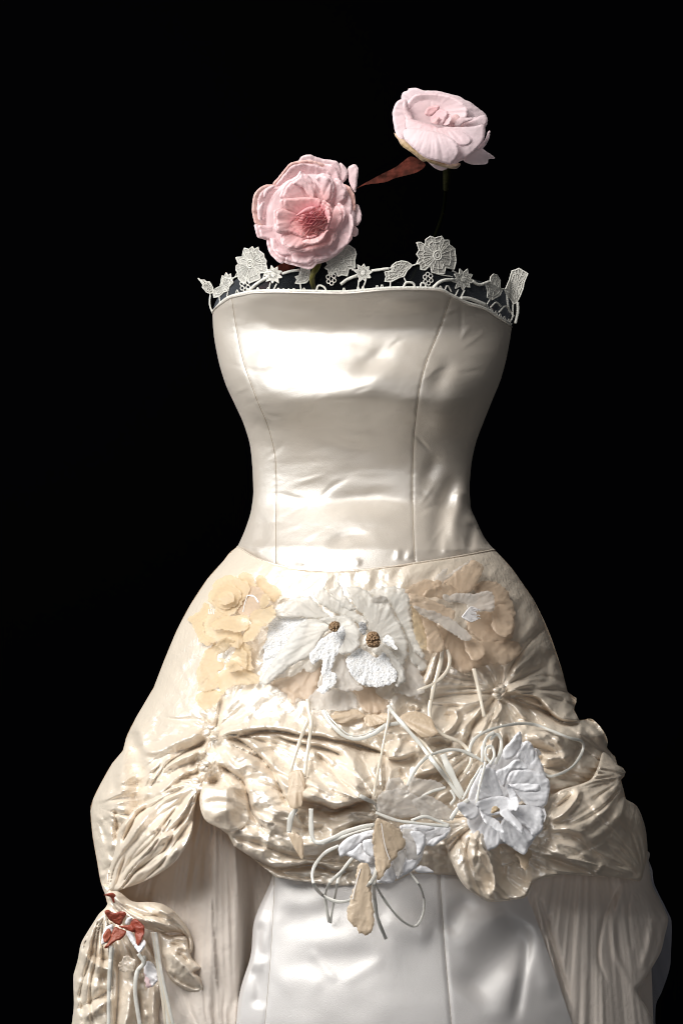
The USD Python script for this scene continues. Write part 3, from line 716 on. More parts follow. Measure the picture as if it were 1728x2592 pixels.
# ------------------------------------------------------------------ train falling at the left, tied in
train = [(258, 2240), (272, 2287), (250, 2315), (237, 2335), (220, 2362), (205, 2390), (197, 2430), (190, 2455), (185, 2480), (187, 2542), (182, 2592), (176, 2660), (445, 2660), (438, 2592), (430, 2520), (425, 2480), (400, 2440), (380, 2400), (350, 2350), (320, 2310), (290, 2255)]
trf = strokes(
    Stroke([(205, 2395), (225, 2430), (255, 2450), (290, 2455)], 0.012, 10, 12),
    Stroke([(225, 2400), (250, 2425), (285, 2430)], -0.008, 14, 12, 1),
    Stroke([(190, 2480), (240, 2500), (280, 2490)], 0.006, 16, 16),
    Stroke([(188, 2560), (240, 2530), (290, 2500)], -0.008, 10, 12, 1),
    Stroke([(195, 2590), (250, 2550), (295, 2520)], 0.007, 10, 12),
    Stroke([(270, 2290), (235, 2360), (215, 2400)], 0.005, 10, 14),
    Stroke([(300, 2400), (300, 2500), (290, 2660)], -0.014, 14, 10, 1),
    Stroke([(330, 2480), (325, 2560), (300, 2660)], 0.012, 12, 12),
    Stroke([(345, 2490), (355, 2560), (355, 2660)], -0.014, 8, 12, 1),
    Stroke([(390, 2480), (388, 2560), (392, 2660)], 0.012, 14, 10),
    Stroke([(405, 2490), (420, 2560), (425, 2660)], -0.012, 6, 8, 1),
    Stroke([(330, 2330), (350, 2400), (370, 2470)], -0.010, 8, 10, 1))
def train_d(X, Y):
    t = np.clip((X - 310) / 135, -1, 1)
    return 0.055 + 0.06 * np.sqrt(1 - t * t * 0.98) + 0.02 * sstep((Y - 2280) / 120) + 1.3 * trf(X, Y) + arcs(X, Y, (268, 2292), (315, 2900), 7, 0.013, 214) + radial(X, Y, 275, 2300, 4.0, 25, 330, 0.007, 81) + crumple(X, Y, 313, 20, 14, 50, 0.10)
obj('train', patch(train, train_d, 3.6, roll=0.01, rollw=14), M['over'], dress, label='crumpled silk train tied in at the picture left')
# ruffled folds beside the tie
rufA = [(275, 2262), (300, 2258), (335, 2282), (375, 2284), (405, 2287), (428, 2298), (445, 2312), (466, 2338), (481, 2362), (490, 2392), (487, 2412), (470, 2420), (475, 2380), (450, 2362), (410, 2362), (370, 2352), (340, 2340), (310, 2318), (285, 2290)]
raf = strokes(Stroke([(300, 2280), (350, 2315), (400, 2320), (440, 2330)], -0.010, 6, 9, 1), Stroke([(320, 2300), (370, 2330), (420, 2345), (465, 2370)], 0.008, 10, 10), Stroke([(340, 2330), (400, 2350), (450, 2356)], -0.007, 6, 7, 1), Stroke([(395, 2300), (415, 2310), (435, 2325)], 0.010, 12, 10))
obj('train_ruffle', patch(rufA, lambda X, Y: 0.155 + bump_at(X, Y, 400, 2320, 80, 40, 0.02) + raf(X, Y) + crumple(X, Y, 316, 14, 12, 40, 0.10) + arcs(X, Y, (262, 2262), (500, 2415), 8, 0.006, 216), 2.6, roll=0.02, rollw=20), M['over'], dress)
rufB = [(400, 2360), (430, 2368), (455, 2366), (474, 2372), (480, 2400), (486, 2425), (500, 2438), (512, 2448), (508, 2458), (490, 2462), (505, 2472), (516, 2486), (520, 2500), (514, 2514), (495, 2516), (470, 2508), (440, 2490), (425, 2470), (410, 2430)]
rbf = strokes(Stroke([(420, 2400), (450, 2430), (480, 2462), (512, 2492)], 0.014, 12, 14), Stroke([(425, 2460), (455, 2485), (490, 2500), (512, 2505)], -0.010, 6, 7, 1), Stroke([(435, 2375), (462, 2378), (474, 2385)], 0.010, 6, 6), Stroke([(430, 2388), (455, 2395), (476, 2402)], -0.010, 5, 6, 1), Stroke([(440, 2400), (465, 2400), (478, 2410)], 0.010, 6, 6), Stroke([(445, 2412), (465, 2425), (480, 2440)], -0.010, 6, 6, 1), Stroke([(408, 2420), (415, 2440), (412, 2460)], -0.016, 8, 8, 1))
obj('train_ruffle', patch(rufB, lambda X, Y: 0.150 + bump_at(X, Y, 460, 2440, 60, 60, 0.012) + rbf(X, Y) + crumple(X, Y, 317, 12, 12, 36, 0.09), 2.4, roll=0.018, rollw=14), M['over'], dress)

# back of the skirt, closing the silhouette
bk = np.vstack([wst[::-1], spline(left_sil, 12), [(210, 2400), (190, 2660), (1655, 2660), (1650, 2500), (1640, 2240)], spline(right_sil, 12)[::-1]])
def rim(line):
    q = np.array(line, float)
    g = np.vstack([np.linspace(q[i], q[i + 1], max(2, int(np.hypot(*(q[i + 1] - q[i])) / 5)), endpoint=False) for i in range(len(q) - 1)] + [q[-1:]])
    d1 = over_d(g[:, 0], g[:, 1]) - 0.002
    rows = [P(g[:, 0], g[:, 1], d1 + (-0.05 - d1) * k / 5.0) for k in range(6)]
    n_ = len(g); i = np.arange(n_ - 1)
    F_ = [np.stack([i + k * n_, i + 1 + k * n_, i + (k + 1) * n_], 1) for k in range(5)] + [np.stack([i + 1 + k * n_, i + 1 + (k + 1) * n_, i + (k + 1) * n_], 1) for k in range(5)]
    return np.vstack(rows), np.vstack(F_)
obj('skirt_side', rim(left_sil), M['over'], dress)
obj('skirt_side', rim(right_sil), M['over'], dress)
obj('skirt_back', patch(bk, lambda X, Y: -0.8 * (skirt(X, Y) - 0.035 * ell(X, SL(Y), SR(Y))[0]), 16, smooth_edge=False), M['over'], dress)
# ------------------------------------------------------------------ lace trim standing up along the neckline
neck_y = curve([(a, b) for a, b in TOPL[:-1] + TOPC[:-1] + TOPR])
def lace_d(X, Y):
    Xc = np.clip(X, 541, 1290)
    return body(Xc, neck_y(Xc) + 4) - 0.007 + 0.0006 * n2(X, Y, 20, 20, 101)


def C(pts, ox, oy, k):
    return [(ox + x / k, oy + y / k) for x, y in pts]


def cord(pts, r, dfun, off=0.0, flat=1.0, n=7, step=4.0):
    q = spline(pts, step)
    return tube(P(q[:, 0], q[:, 1], dfun(q[:, 0], q[:, 1]) + off), r * 0.85, n, flat)


def closed_cord(pts, r, dfun, off=0.0):
    q = np.asarray(pts, float); q = np.vstack([q, q[:1]])
    g = np.array(Polygon(q).exterior.segmentize(3.0).coords)
    return tube(P(g[:, 0], g[:, 1], dfun(g[:, 0], g[:, 1]) + off), r, 6)


def star(cx, cy, r, teeth, rin=0.62, rot=0.3, seed=0):
    rg = np.random.default_rng(seed)
    out = []
    for i in range(teeth * 2):
        a = rot + math.pi * i / teeth
        q = r * (rg.uniform(0.88, 1.08) if i % 2 == 0 else rin)
        out.append((cx + q * math.cos(a), cy + q * math.sin(a)))
    return out


def motif(name, pts, centre, parent, ring=0.0, veins=1, label=None):
    """a lace flower or leaf: thread ground, raised outline and veins"""
    p = np.array(pts, float)
    ms = [closed_cord(p, 0.00075, lace_d, 0.0006)]
    c = np.array(centre, float)
    for q in p[::veins]:
        ms.append(cord([tuple(c + (q - c) * 0.2), tuple(c + (q - c) * 0.6), tuple(c + (q - c) * 0.97)], 0.00042, lace_d, 0.0008, n=5))
    if ring:
        for rr in (ring, ring * 0.5):
            t = np.linspace(0, 2 * np.pi, 20, endpoint=False)
            ms.append(closed_cord(np.stack([c[0] + rr * np.cos(t), c[1] + 1.15 * rr * np.sin(t)], 1), 0.00075, lace_d, 0.0012))
    # inner contour
    ms.append(closed_cord(c + (p - c) * 0.72, 0.00045, lace_d, 0.0008))
    pr = obj(name, join(*ms), M['lace'], parent, label=label)
    obj('lace_ground', patch(p, lace_d, 3.2, smooth_edge=False), M['lace_fill'], pr)
    return pr


base = spline([(541, 786), (562, 764), (582, 751)] + [(x, y - 3) for x, y in TOPC[1:-1]] + [(1141, 746)] + [(x, y - 4) for x, y in TOPR[1:]], 3)
trim = obj('lace_trim', tube(P(base[:, 0], base[:, 1], lace_d(base[:, 0], base[:, 1])), 0.0019, 8), M['lace'], dress, label='white corded lace trim standing along the neckline')
A_ = C([(555, 190), (600, 205), (635, 175), (655, 205), (695, 180), (700, 215), (750, 250), (755, 290), (778, 320), (770, 350), (780, 380), (785, 435), (720, 440), (705, 450), (715, 500), (660, 520), (600, 545), (580, 490), (555, 555), (520, 530), (495, 500), (490, 440), (468, 410), (472, 370), (495, 350), (468, 285), (535, 280), (540, 230)], 480, 580, 4)
motif('lace_flower', A_, (633, 667), dress, 9)
E_ = C([(1070, 1060), (1130, 1040), (1190, 1080), (1205, 1130), (1190, 1190), (1195, 1270), (1130, 1280), (1115, 1350), (1060, 1340), (1020, 1355), (1000, 1300), (960, 1340), (930, 1330), (920, 1290), (885, 1270), (920, 1240), (900, 1200), (960, 1130)], 600, 360, 4)
motif('lace_flower', E_, (864, 655), dress, 8)
H_ = C([(735, 75), (770, 50), (800, 65), (850, 50), (870, 80), (905, 80), (905, 110), (945, 140), (950, 190), (955, 230), (940, 290), (880, 275), (870, 320), (830, 325), (780, 310), (770, 260), (730, 295), (700, 290), (700, 255), (670, 245), (690, 210), (670, 180), (690, 150), (670, 95), (700, 95), (735, 115)], 820, 580, 2.861)
motif('lace_flower', H_, (1107, 646), dress, 10)
for cx, cy, r, t, sd in ((692, 695, 23, 9, 1), (919, 690, 24, 9, 2), (1172, 707, 29, 9, 3)):
    motif('lace_daisy', star(cx, cy, r, t, 0.6, 0.3 * sd, sd), (cx, cy), dress, 4)
motif('lace_leaf', C([(85, 495), (115, 515), (150, 515), (170, 530), (200, 530), (220, 560), (235, 590), (240, 640), (205, 650), (170, 635), (150, 610), (130, 590), (135, 560), (110, 525)], 480, 580, 4), (525, 722), dress)
motif('lace_leaf', C([(245, 690), (240, 640), (250, 610), (280, 590), (310, 580), (320, 520), (330, 470), (350, 480), (370, 440), (390, 470), (415, 450), (420, 500), (440, 540), (390, 590), (380, 625), (345, 635), (300, 680)], 480, 580, 4), (564, 723), dress)
motif('lace_leaf', C([(1130, 380), (1160, 400), (1215, 410), (1215, 450), (1220, 490), (1180, 540), (1110, 550), (1070, 545), (1090, 510), (1070, 480), (1110, 470), (1120, 420)], 480, 580, 4), (766, 697), dress)
motif('lace_leaf', C([(490, 265), (520, 240), (560, 230), (600, 235), (640, 260), (600, 300), (580, 340), (540, 350), (485, 380), (440, 375), (450, 345), (440, 310), (490, 300)], 820, 580, 2.861), (1006, 688), dress)
motif('lace_leaf', C([(1205, 345), (1225, 325), (1250, 330), (1275, 370), (1270, 420), (1290, 440), (1270, 480), (1215, 510), (1180, 490), (1185, 450), (1170, 400), (1200, 380)], 820, 580, 2.861), (1251, 728), dress)
motif('lace_leaf', C([(1360, 300), (1385, 295), (1410, 282), (1440, 300), (1475, 320), (1450, 380), (1440, 430), (1420, 480), (1395, 530), (1370, 540), (1350, 500), (1325, 480), (1310, 440), (1340, 370)], 820, 580, 2.861), (1306, 722), dress)
cords = [([(600, 690), (595, 700), (584, 712), (578, 735)], .0008), ([(532, 745), (531, 770), (537, 790)], .0012), ([(555, 752), (556, 765), (549, 780)], .0009), ([(577, 738), (574, 752)], .0009), ([(578, 705), (590, 703), (602, 698)], .001),
         ([(630, 735), (648, 719), (668, 706), (680, 700)], .0022), ([(665, 707), (672, 690), (690, 688)], .001), ([(715, 692), (735, 686), (757, 683)], .0019), ([(684, 715), (680, 738)], .001), ([(700, 718), (690, 738)], .001), ([(760, 716), (762, 736)], .001),
         ([(862, 719), (880, 706), (903, 697)], .0022), ([(890, 682), (905, 684)], .001), ([(940, 685), (960, 682), (985, 679)], .0020), ([(908, 708), (905, 735)], .001), ([(925, 712), (915, 736)], .001), ([(985, 679), (1000, 672)], .001), ([(988, 712), (987, 730)], .001), ([(1045, 671), (1065, 664)], .001), ([(1022, 702), (1028, 715)], .0008),
         ([(1096, 727), (1112, 713), (1128, 708), (1147, 707)], .0022), ([(1145, 685), (1155, 690)], .001), ([(1110, 694), (1145, 700)], .0007), ([(1195, 710), (1212, 720), (1236, 713)], .0020), ([(1160, 732), (1152, 748)], .001), ([(1175, 734), (1165, 756)], .0012), ([(1165, 754), (1190, 756), (1228, 771)], .0026), ([(1240, 757), (1232, 770)], .0009), ([(1272, 730), (1280, 733)], .0009),
         ([(1282, 735), (1285, 770), (1290, 790)], .0016), ([(1310, 765), (1310, 790), (1304, 818)], .0020), ([(1298, 770), (1297, 800), (1290, 815)], .0012), ([(1240, 778), (1255, 765), (1268, 775)], .0012), ([(1262, 790), (1280, 775), (1300, 800)], .0012), ([(800, 738), (806, 722), (820, 726), (826, 738)], .0014), ([(1020, 730), (1027, 715), (1045, 716), (1050, 728)], .0016), ([(1064, 728), (1066, 716), (1076, 718), (1078, 730)], .0014), ([(1125, 735), (1132, 722), (1142, 738)], .0010)]
for p_, r_ in cords:
    obj('lace_cord', cord(p_, r_, lace_d, 0.0005), M['lace'], trim)
rings = []
for cx, cy in ((620, 722), (838, 705), (1083, 705)):
    for k in range(6):
        a = k * math.pi / 3 + 0.4
        t = np.linspace(0, 2 * np.pi, 12, endpoint=False)
        rings.append(closed_cord(np.stack([cx + 8.5 * math.cos(a) + 4.6 * np.cos(t), cy + 11.5 * math.sin(a) + 5 * np.sin(t)], 1), 0.0006, lace_d, 0.0004))
    obj('lace_rings', join(*rings), M['lace'], trim); rings = []
scal = []
for x in np.r_[np.arange(600, 790, 13), np.arange(870, 975, 12), np.arange(1090, 1150, 12), np.arange(1232, 1290, 11)]:
    y = float(neck_y(x)); h_ = 8 + 6 * math.sin(x * 1.7)
    obj('lace_scallop', cord([(x - 4, y), (x - 1, y - h_), (x + 2, y - h_ * 0.9), (x + 5, y)], 0.0009, lace_d, 0.0004, n=5, step=3), M['lace'], trim)
netp = [(537, 788), (545, 765), (560, 735), (600, 705), (650, 692), (720, 690), (800, 683), (900, 682), (1000, 676), (1100, 674), (1180, 700), (1250, 722), (1300, 745), (1312, 790), (1296, 826), (1257, 804), (1225, 783), (1183, 770), (1141, 749), (1082, 735), (970, 735), (872, 743), (705, 740), (642, 742), (580, 756)]
obj('neckline_net', patch(netp, lambda X, Y: lace_d(X, Y) - 0.002, 8, smooth_edge=False), M['blacknet'], dress)

# ------------------------------------------------------------------ artificial roses standing out of the neckline
def rose_mat(name, F, r0, r1, deep, mid, pale):
    nodes = {'geo': ('geometry', {}), 'd': ('vector_math', {'math_type': 'distance', 'vector2': F}), 'nz': ('noise_texture', {'scale': 40.0, 'detail': 3.0}),
             'ad': ('math', {'math_type': 'multiply_add', 'value2': 0.016, 'value3': -0.008}), 'sum': ('math', {'math_type': 'add'}),
             'mr': ('map_range', {'from_min': r0, 'from_max': r1, 'to_min': 0.0, 'to_max': 1.0, 'clamp': True}),
             'ramp': ('rgb_ramp', {'ramp': [(0.0, deep), (0.45, mid), (1.0, pale)]}),
             'wv': ('noise_texture', {'scale': 900.0, 'detail': 2.0}), 'cr': ('noise_texture', {'scale': 160.0, 'detail': 3.0}), 'b1': ('bump', {'distance': 0.0007}), 'b': ('bump', {'strength': 0.25, 'distance': 0.0006}),
             'p': ('diffuse_bsdf', {'roughness': 0.5}), 't': ('translucent_bsdf', {}), 'm': ('mix_closure', {'fac': 0.32}), 'g': ('glossy_bsdf', {'roughness': 0.55, 'color': (1, 1, 1)}), 'm2': ('mix_closure', {'fac': 0.035})}
    L = [('geo.position', 'd.vector1'), ('geo.position', 'nz.vector'), ('geo.position', 'wv.vector'), ('geo.position', 'cr.vector'), ('nz.fac', 'ad.value1'), ('d.value', 'sum.value1'), ('ad.value', 'sum.value2'), ('sum.value', 'mr.value'), ('mr.result', 'ramp.fac'),
         ('ramp.color', 'p.color'), ('ramp.color', 't.color'), ('cr.fac', 'b1.height'), ('b1.normal', 'b.normal'), ('wv.fac', 'b.height'), ('b.normal', 'p.normal'), ('p.BSDF', 'm.closure1'), ('t.BSDF', 'm.closure2'), ('m.closure', 'm2.closure1'), ('g.BSDF', 'm2.closure2')]
    return usdkit.material(stage, LK + name, nodes, L, surface='m2.closure')


def petal(parent, pts, d0, mat, F, dip=0.012, roll=0.004, rollw=9, base=None, wr=0.0012, h=3.2, seed=0, name='petal', label=None, smooth_edge=True, folds=None, fray=0.0, ruff=0.0):
    """a petal inside an outline: its inner end dips towards the flower's middle F, its rim curls back"""
    p = np.asarray(pts, float)
    F = np.asarray(F, float)
    r = np.hypot(*(p - F).T)
    ra, rb = r.min(), r.max() + 1e-6
    rb = max(rb, ra + 8)
    pm = p.mean(0); pax = np.linalg.svd(p - pm)[2][0]
    def df(X, Y):
        q = np.hypot(X - F[0], Y - F[1])
        th = np.arctan2(Y - F[1], X - F[0])
        s = np.clip((q - ra) / (rb - ra), 0, 1)
        d = d0 + dip * (s ** 1.3 - 1)
        n = meshkit.fbm(np.stack([np.cos(th) * 9 + seed, np.sin(th) * 9, q / 90], -1), 3, seed + 7) * 2 - 1
        d = d + wr * 2.0 * n * (0.3 + s) + 0.00011 * np.sin(th * 46 + 3 * n)
        if ruff:
            d = d + ruff * (meshkit.fbm(np.stack([X / 15 + seed, Y / 15, 0 * X], -1), 2, seed + 3) * 2 - 1) * s ** 2 + (crumple(X, Y, seed, 6, 12, 36, 0.055) if ruff > .0025 else 0)
        if name == 'leaf':
            d = d - 0.09 * S * np.abs((X - pm[0]) * pax[1] - (Y - pm[1]) * pax[0])
        if base is not None:
            d = d + base(X, Y)
        if folds is not None:
            d = d + folds(X, Y)
        return d
    return obj(name, patch(p, df, h, roll=roll, rollw=rollw, smooth_edge=smooth_edge, fray=fray), mat, parent, label=label)


F1 = (788, 556)
D1 = 0.175
M['rose1'] = rose_mat('rose_petal_pink', tuple(P(F1[0], F1[1], D1)), 0.010, 0.046, (0.72, 0.26, 0.30), (0.85, 0.54, 0.53), (0.88, 0.69, 0.70))
M['rose1in'] = rose_mat('rose_petal_peach', tuple(P(F1[0], F1[1], D1)), 0.010, 0.075, (0.68, 0.26, 0.27), (0.80, 0.48, 0.41), (0.86, 0.62, 0.57))
M['ruffle'] = rose_mat('rose_heart_deep_pink', tuple(P(F1[0], F1[1], D1)), 0.003, 0.026, (0.72, 0.24, 0.31), (0.82, 0.44, 0.44), (0.88, 0.60, 0.57))
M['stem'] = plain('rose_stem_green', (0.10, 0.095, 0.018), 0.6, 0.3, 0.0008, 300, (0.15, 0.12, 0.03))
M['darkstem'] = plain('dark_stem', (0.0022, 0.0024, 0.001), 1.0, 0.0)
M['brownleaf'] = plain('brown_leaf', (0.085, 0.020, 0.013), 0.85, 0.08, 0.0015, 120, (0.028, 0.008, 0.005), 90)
rose = thing('artificial_rose', 'open pink rose facing front, lower of the two, above the lace neckline', 'flower', 'pink artificial roses in the neckline')
def R1(p): return C(p, 600, 360, 4)
def dome1(X, Y):
    r = np.hypot(X - 778, Y - 545) / 165
    return 0.030 * np.sqrt(np.clip(1 - r * r, 0, 1)) - 0.030
L1 = [
    # outlines from the back of the flower to the front: (outline, depth, material, dip)
    ([(1120, 270), (1150, 230), (1200, 220), (1230, 280), (1215, 400), (1200, 500), (1170, 480), (1130, 380)], .150, 'rose1', .004),
    ([(1190, 640), (1215, 622), (1240, 650), (1262, 760), (1240, 820), (1200, 840), (1150, 760)], .150, 'rose1', .004),
    ([(1170, 850), (1200, 852), (1228, 890), (1215, 940), (1170, 950), (1140, 900)], .150, 'rose1', .004),
    ([(1040, 205), (1110, 270), (1120, 330), (1080, 400), (1030, 330)], .151, 'rose1', .004),
    ([(600, 220), (620, 180), (660, 135), (740, 120), (800, 145), (880, 165), (960, 175), (1020, 200), (1060, 300), (1070, 420), (980, 400), (800, 340), (640, 340)], .156, 'rose1', .012),
    ([(365, 410), (420, 345), (470, 280), (530, 215), (610, 185), (700, 178), (800, 190), (900, 230), (980, 300), (1005, 360), (950, 430), (760, 420), (560, 450), (440, 520), (380, 440)], .160, 'rose1in', .022),
    ([(150, 710), (160, 560), (200, 480), (280, 430), (365, 425), (470, 420), (520, 480), (500, 620), (420, 780), (400, 880), (330, 930), (250, 880), (180, 820)], .160, 'rose1in', .022),
    ([(1060, 430), (1110, 430), (1160, 470), (1195, 560), (1200, 660), (1180, 730), (1170, 850), (1150, 960), (1120, 1010), (1040, 1040), (990, 900), (1000, 700), (1000, 520)], .160, 'rose1in', .016),
    ([(175, 830), (185, 900), (205, 960), (250, 975), (300, 990), (380, 1020), (460, 1040), (440, 900), (380, 830), (260, 840)], .163, 'rose1', .014),
    ([(300, 985), (325, 1110), (390, 1190), (440, 1225), (475, 1215), (530, 1140), (560, 1080), (460, 1040), (370, 985)], .163, 'rose1', .014),
    ([(470, 1210), (580, 1245), (700, 1280), (760, 1275), (830, 1200), (820, 1120), (660, 1100), (520, 1120)], .161, 'rose1', .014),
    ([(700, 1180), (780, 1205), (880, 1195), (980, 1150), (1060, 1080), (1130, 1020), (1170, 960), (1120, 900), (1000, 930), (860, 980), (740, 1080)], .161, 'rose1', .016),
    ([(565, 1195), (640, 1225), (720, 1220), (780, 1160), (790, 1110), (680, 1110), (560, 1130)], .166, 'rose1', .008),
    ([(360, 1050), (420, 1120), (480, 1140), (525, 1130), (480, 1090), (420, 1050), (370, 970), (350, 980)], .168, 'rose1', .006),
    ([(980, 370), (1010, 360), (1060, 400), (1110, 470), (1100, 560), (1040, 610), (1000, 640), (960, 560), (970, 450)], .169, 'rose1', .012),
    ([(1020, 610), (1080, 650), (1095, 730), (1070, 810), (1020, 890), (1000, 980), (940, 1000), (940, 860), (980, 740)], .169, 'rose1', .012),
    ([(1125, 720), (1160, 740), (1175, 800), (1165, 900), (1130, 980), (1115, 960), (1135, 850)], .166, 'rose1', .005),
    ([(205, 700), (225, 640), (275, 590), (265, 680), (250, 790), (225, 760)], .168, 'rose1', .004),
    ([(265, 520), (300, 460), (370, 430), (380, 450), (320, 510), (280, 570)], .168, 'rose1', .004),
    ([(560, 1110), (700, 1110), (840, 1085), (960, 1040), (995, 930), (940, 860), (800, 920), (640, 960), (480, 950), (440, 1000), (490, 1060)], .174, 'rose1', .016),
    ([(800, 345), (830, 318), (880, 310), (950, 340), (985, 420), (980, 520), (950, 600), (890, 600), (860, 480), (840, 400)], .176, 'rose1', .010),
    ([(440, 560), (445, 500), (460, 450), (510, 390), (600, 340), (640, 285), (665, 310), (720, 330), (790, 400), (840, 480), (900, 560), (880, 660), (760, 680), (600, 640)], .178, 'rose1', .018),
    ([(650, 350), (700, 400), (760, 450), (790, 540), (760, 570), (700, 510), (650, 450), (560, 420), (600, 370)], .182, 'rose1', .008),
    ([(440, 930), (480, 900), (560, 920), (660, 960), (760, 940), (860, 900), (930, 840), (900, 980), (830, 1020), (720, 1040), (580, 1090), (460, 1040)], .180, 'rose1', .012),
    ([(445, 575), (560, 562), (700, 555), (830, 570), (860, 650), (780, 690), (720, 710), (600, 750), (500, 710), (440, 650)], .184, 'rose1', .014),
    ([(370, 700), (400, 675), (440, 658), (520, 680), (600, 690), (700, 690), (650, 760), (560, 800), (560, 860), (640, 920), (660, 970), (540, 930), (420, 920), (380, 860)], .186, 'rose1', .016),
    ([(870, 580), (920, 610), (950, 640), (965, 740), (930, 860), (870, 950), (820, 930), (830, 860), (860, 740), (850, 650)], .184, 'rose1', .014),
]
for i, (p_, d_, m_, dip) in enumerate(L1):
    petal(rose, R1(p_), d_, M[m_], F1, dip, roll=0.0022, rollw=5, seed=i * 3 + 1, wr=0.0008, fray=0.8, ruff=0.0010)
    if dip > .009:
        q_ = np.array(R1(p_)); g_ = np.array(F1)
        c_ = q_.mean(0)
        q2 = c_ + (q_ - c_) * np.array([0.90, 0.90]) + (g_ - c_) * 0.055 + np.array([math.sin(i * 2.4), math.cos(i * 1.7)]) * 3
        petal(rose, q2, d_ + 0.0022, M['rose1'], F1, dip, roll=0.0022, rollw=5, seed=i * 3 + 50, wr=0.0010, fray=1.0, ruff=0.0014)
# the crowded heart: thin wavy petals standing on edge
rg = np.random.default_rng(5)
for i in range(17):
    u = i / 16.0 * 2 - 1
    n_ = 34
    s = np.linspace(-1, 1, n_)
    dirv = np.array([0.88, -0.47]); nv = np.array([0.47, 0.88])
    c = np.array(F1) + nv * (4 + 31 * u) + dirv * rg.uniform(-7, 7)
    L_ = 40 * math.sqrt(1 - 0.7 * u * u) * rg.uniform(0.7, 1.1)
    q = c + np.outer(s * L_, dirv) + np.outer(3.0 * np.sin(s * rg.uniform(5, 9) + rg.uniform(0, 6)) + 7 * u * s * s, nv)
    top = P(q[:, 0], q[:, 1], D1 + 0.013 - 0.004 * abs(u) + 0.0015 * np.sin(s * 8 + i * 2) - 0.005 * s * s)
    bot = P(q[:, 0] + nv[0] * 3, q[:, 1] + nv[1] * 3, np.full(n_, D1 + 0.001))
    V = np.vstack([top, bot]); k = np.arange(n_ - 1)
    Fc = np.vstack([np.stack([k, k + 1, k + n_], 1), np.stack([k + 1, k + 1 + n_, k + n_], 1)])
    obj('heart_petal', (V, Fc), M['ruffle'], rose)
petal(rose, R1([(520, 800), (600, 740), (760, 640), (880, 640), (920, 760), (880, 880), (760, 960), (640, 920), (560, 880)]), D1 + 0.004, M['ruffle'], F1, 0.006, name='heart', roll=0.002)
for p_, d_ in (([(640, 700), (700, 660), (760, 645), (800, 660), (740, 700), (680, 720), (600, 750), (560, 770)], .190), ([(660, 1010), (760, 1035), (860, 990), (920, 890), (880, 900), (800, 960), (700, 980)], .188), ([(700, 930), (800, 920), (880, 860), (860, 900), (800, 950), (720, 970)], .186), ([(900, 660), (940, 700), (950, 780), (920, 820), (900, 760), (880, 700)], .188)):
    petal(rose, R1(p_), d_, M['rose1'], F1, 0.006, roll=0.003, rollw=5, wr=.002, h=2.5)
# calyx and backs so that the flower is closed behind
t = np.linspace(0, 2 * np.pi, 30, endpoint=False)
petal(rose, np.stack([782 + 118 * np.cos(t), 548 + 122 * np.sin(t)], 1), 0.135, M['rose1'], F1, -0.02, name='back_petal', h=6)
st = spline([(806, 655, .135), (800, 678, .143), (791, 695, .1465), (790, 712, .138), (795, 730, .125), (802, 760, .108), (806, 800, .09)], 4)
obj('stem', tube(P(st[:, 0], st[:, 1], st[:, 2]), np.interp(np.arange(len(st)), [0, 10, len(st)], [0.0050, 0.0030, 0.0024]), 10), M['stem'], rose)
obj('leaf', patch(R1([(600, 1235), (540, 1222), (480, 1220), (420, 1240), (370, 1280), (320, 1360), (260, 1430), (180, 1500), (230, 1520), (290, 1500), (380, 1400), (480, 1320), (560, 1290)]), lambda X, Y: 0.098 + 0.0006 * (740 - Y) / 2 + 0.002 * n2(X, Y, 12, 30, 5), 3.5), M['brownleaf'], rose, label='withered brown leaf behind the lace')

# ---- second rose, higher and to the right, seen from its side
F2 = (1095, 285)
D2 = 0.06
M['rose2'] = rose_mat('rose_petal_lilac_pink', tuple(P(F2[0], F2[1], D2)), 0.012, 0.050, (0.74, 0.48, 0.50), (0.80, 0.62, 0.63), (0.84, 0.69, 0.71))
M['rose2in'] = rose_mat('rose_inner_deep', tuple(P(F2[0], F2[1], D2)), 0.008, 0.05, (0.76, 0.48, 0.49), (0.79, 0.56, 0.55), (0.82, 0.63, 0.61))
M['sepal'] = plain('rose_sepal', (0.34, 0.24, 0.12), 0.7, 0.2, 0.001, 200, (0.50, 0.38, 0.28), 60)
rose2 = thing('artificial_rose', 'side view of a paler pink rose, upper right of the two, high over the neckline', 'flower', 'pink artificial roses in the neckline')
def R2(p): return C(p, 900, 180, 4)
def bowl(X, Y):
    u = (X - 1115) / 128; v = (Y - 330) / 95
    return 0.055 * np.sqrt(np.clip(1 - 0.9 * (u * u + np.minimum(v, 0.9) ** 2 * 0.6), 0, 1)) - 0.05
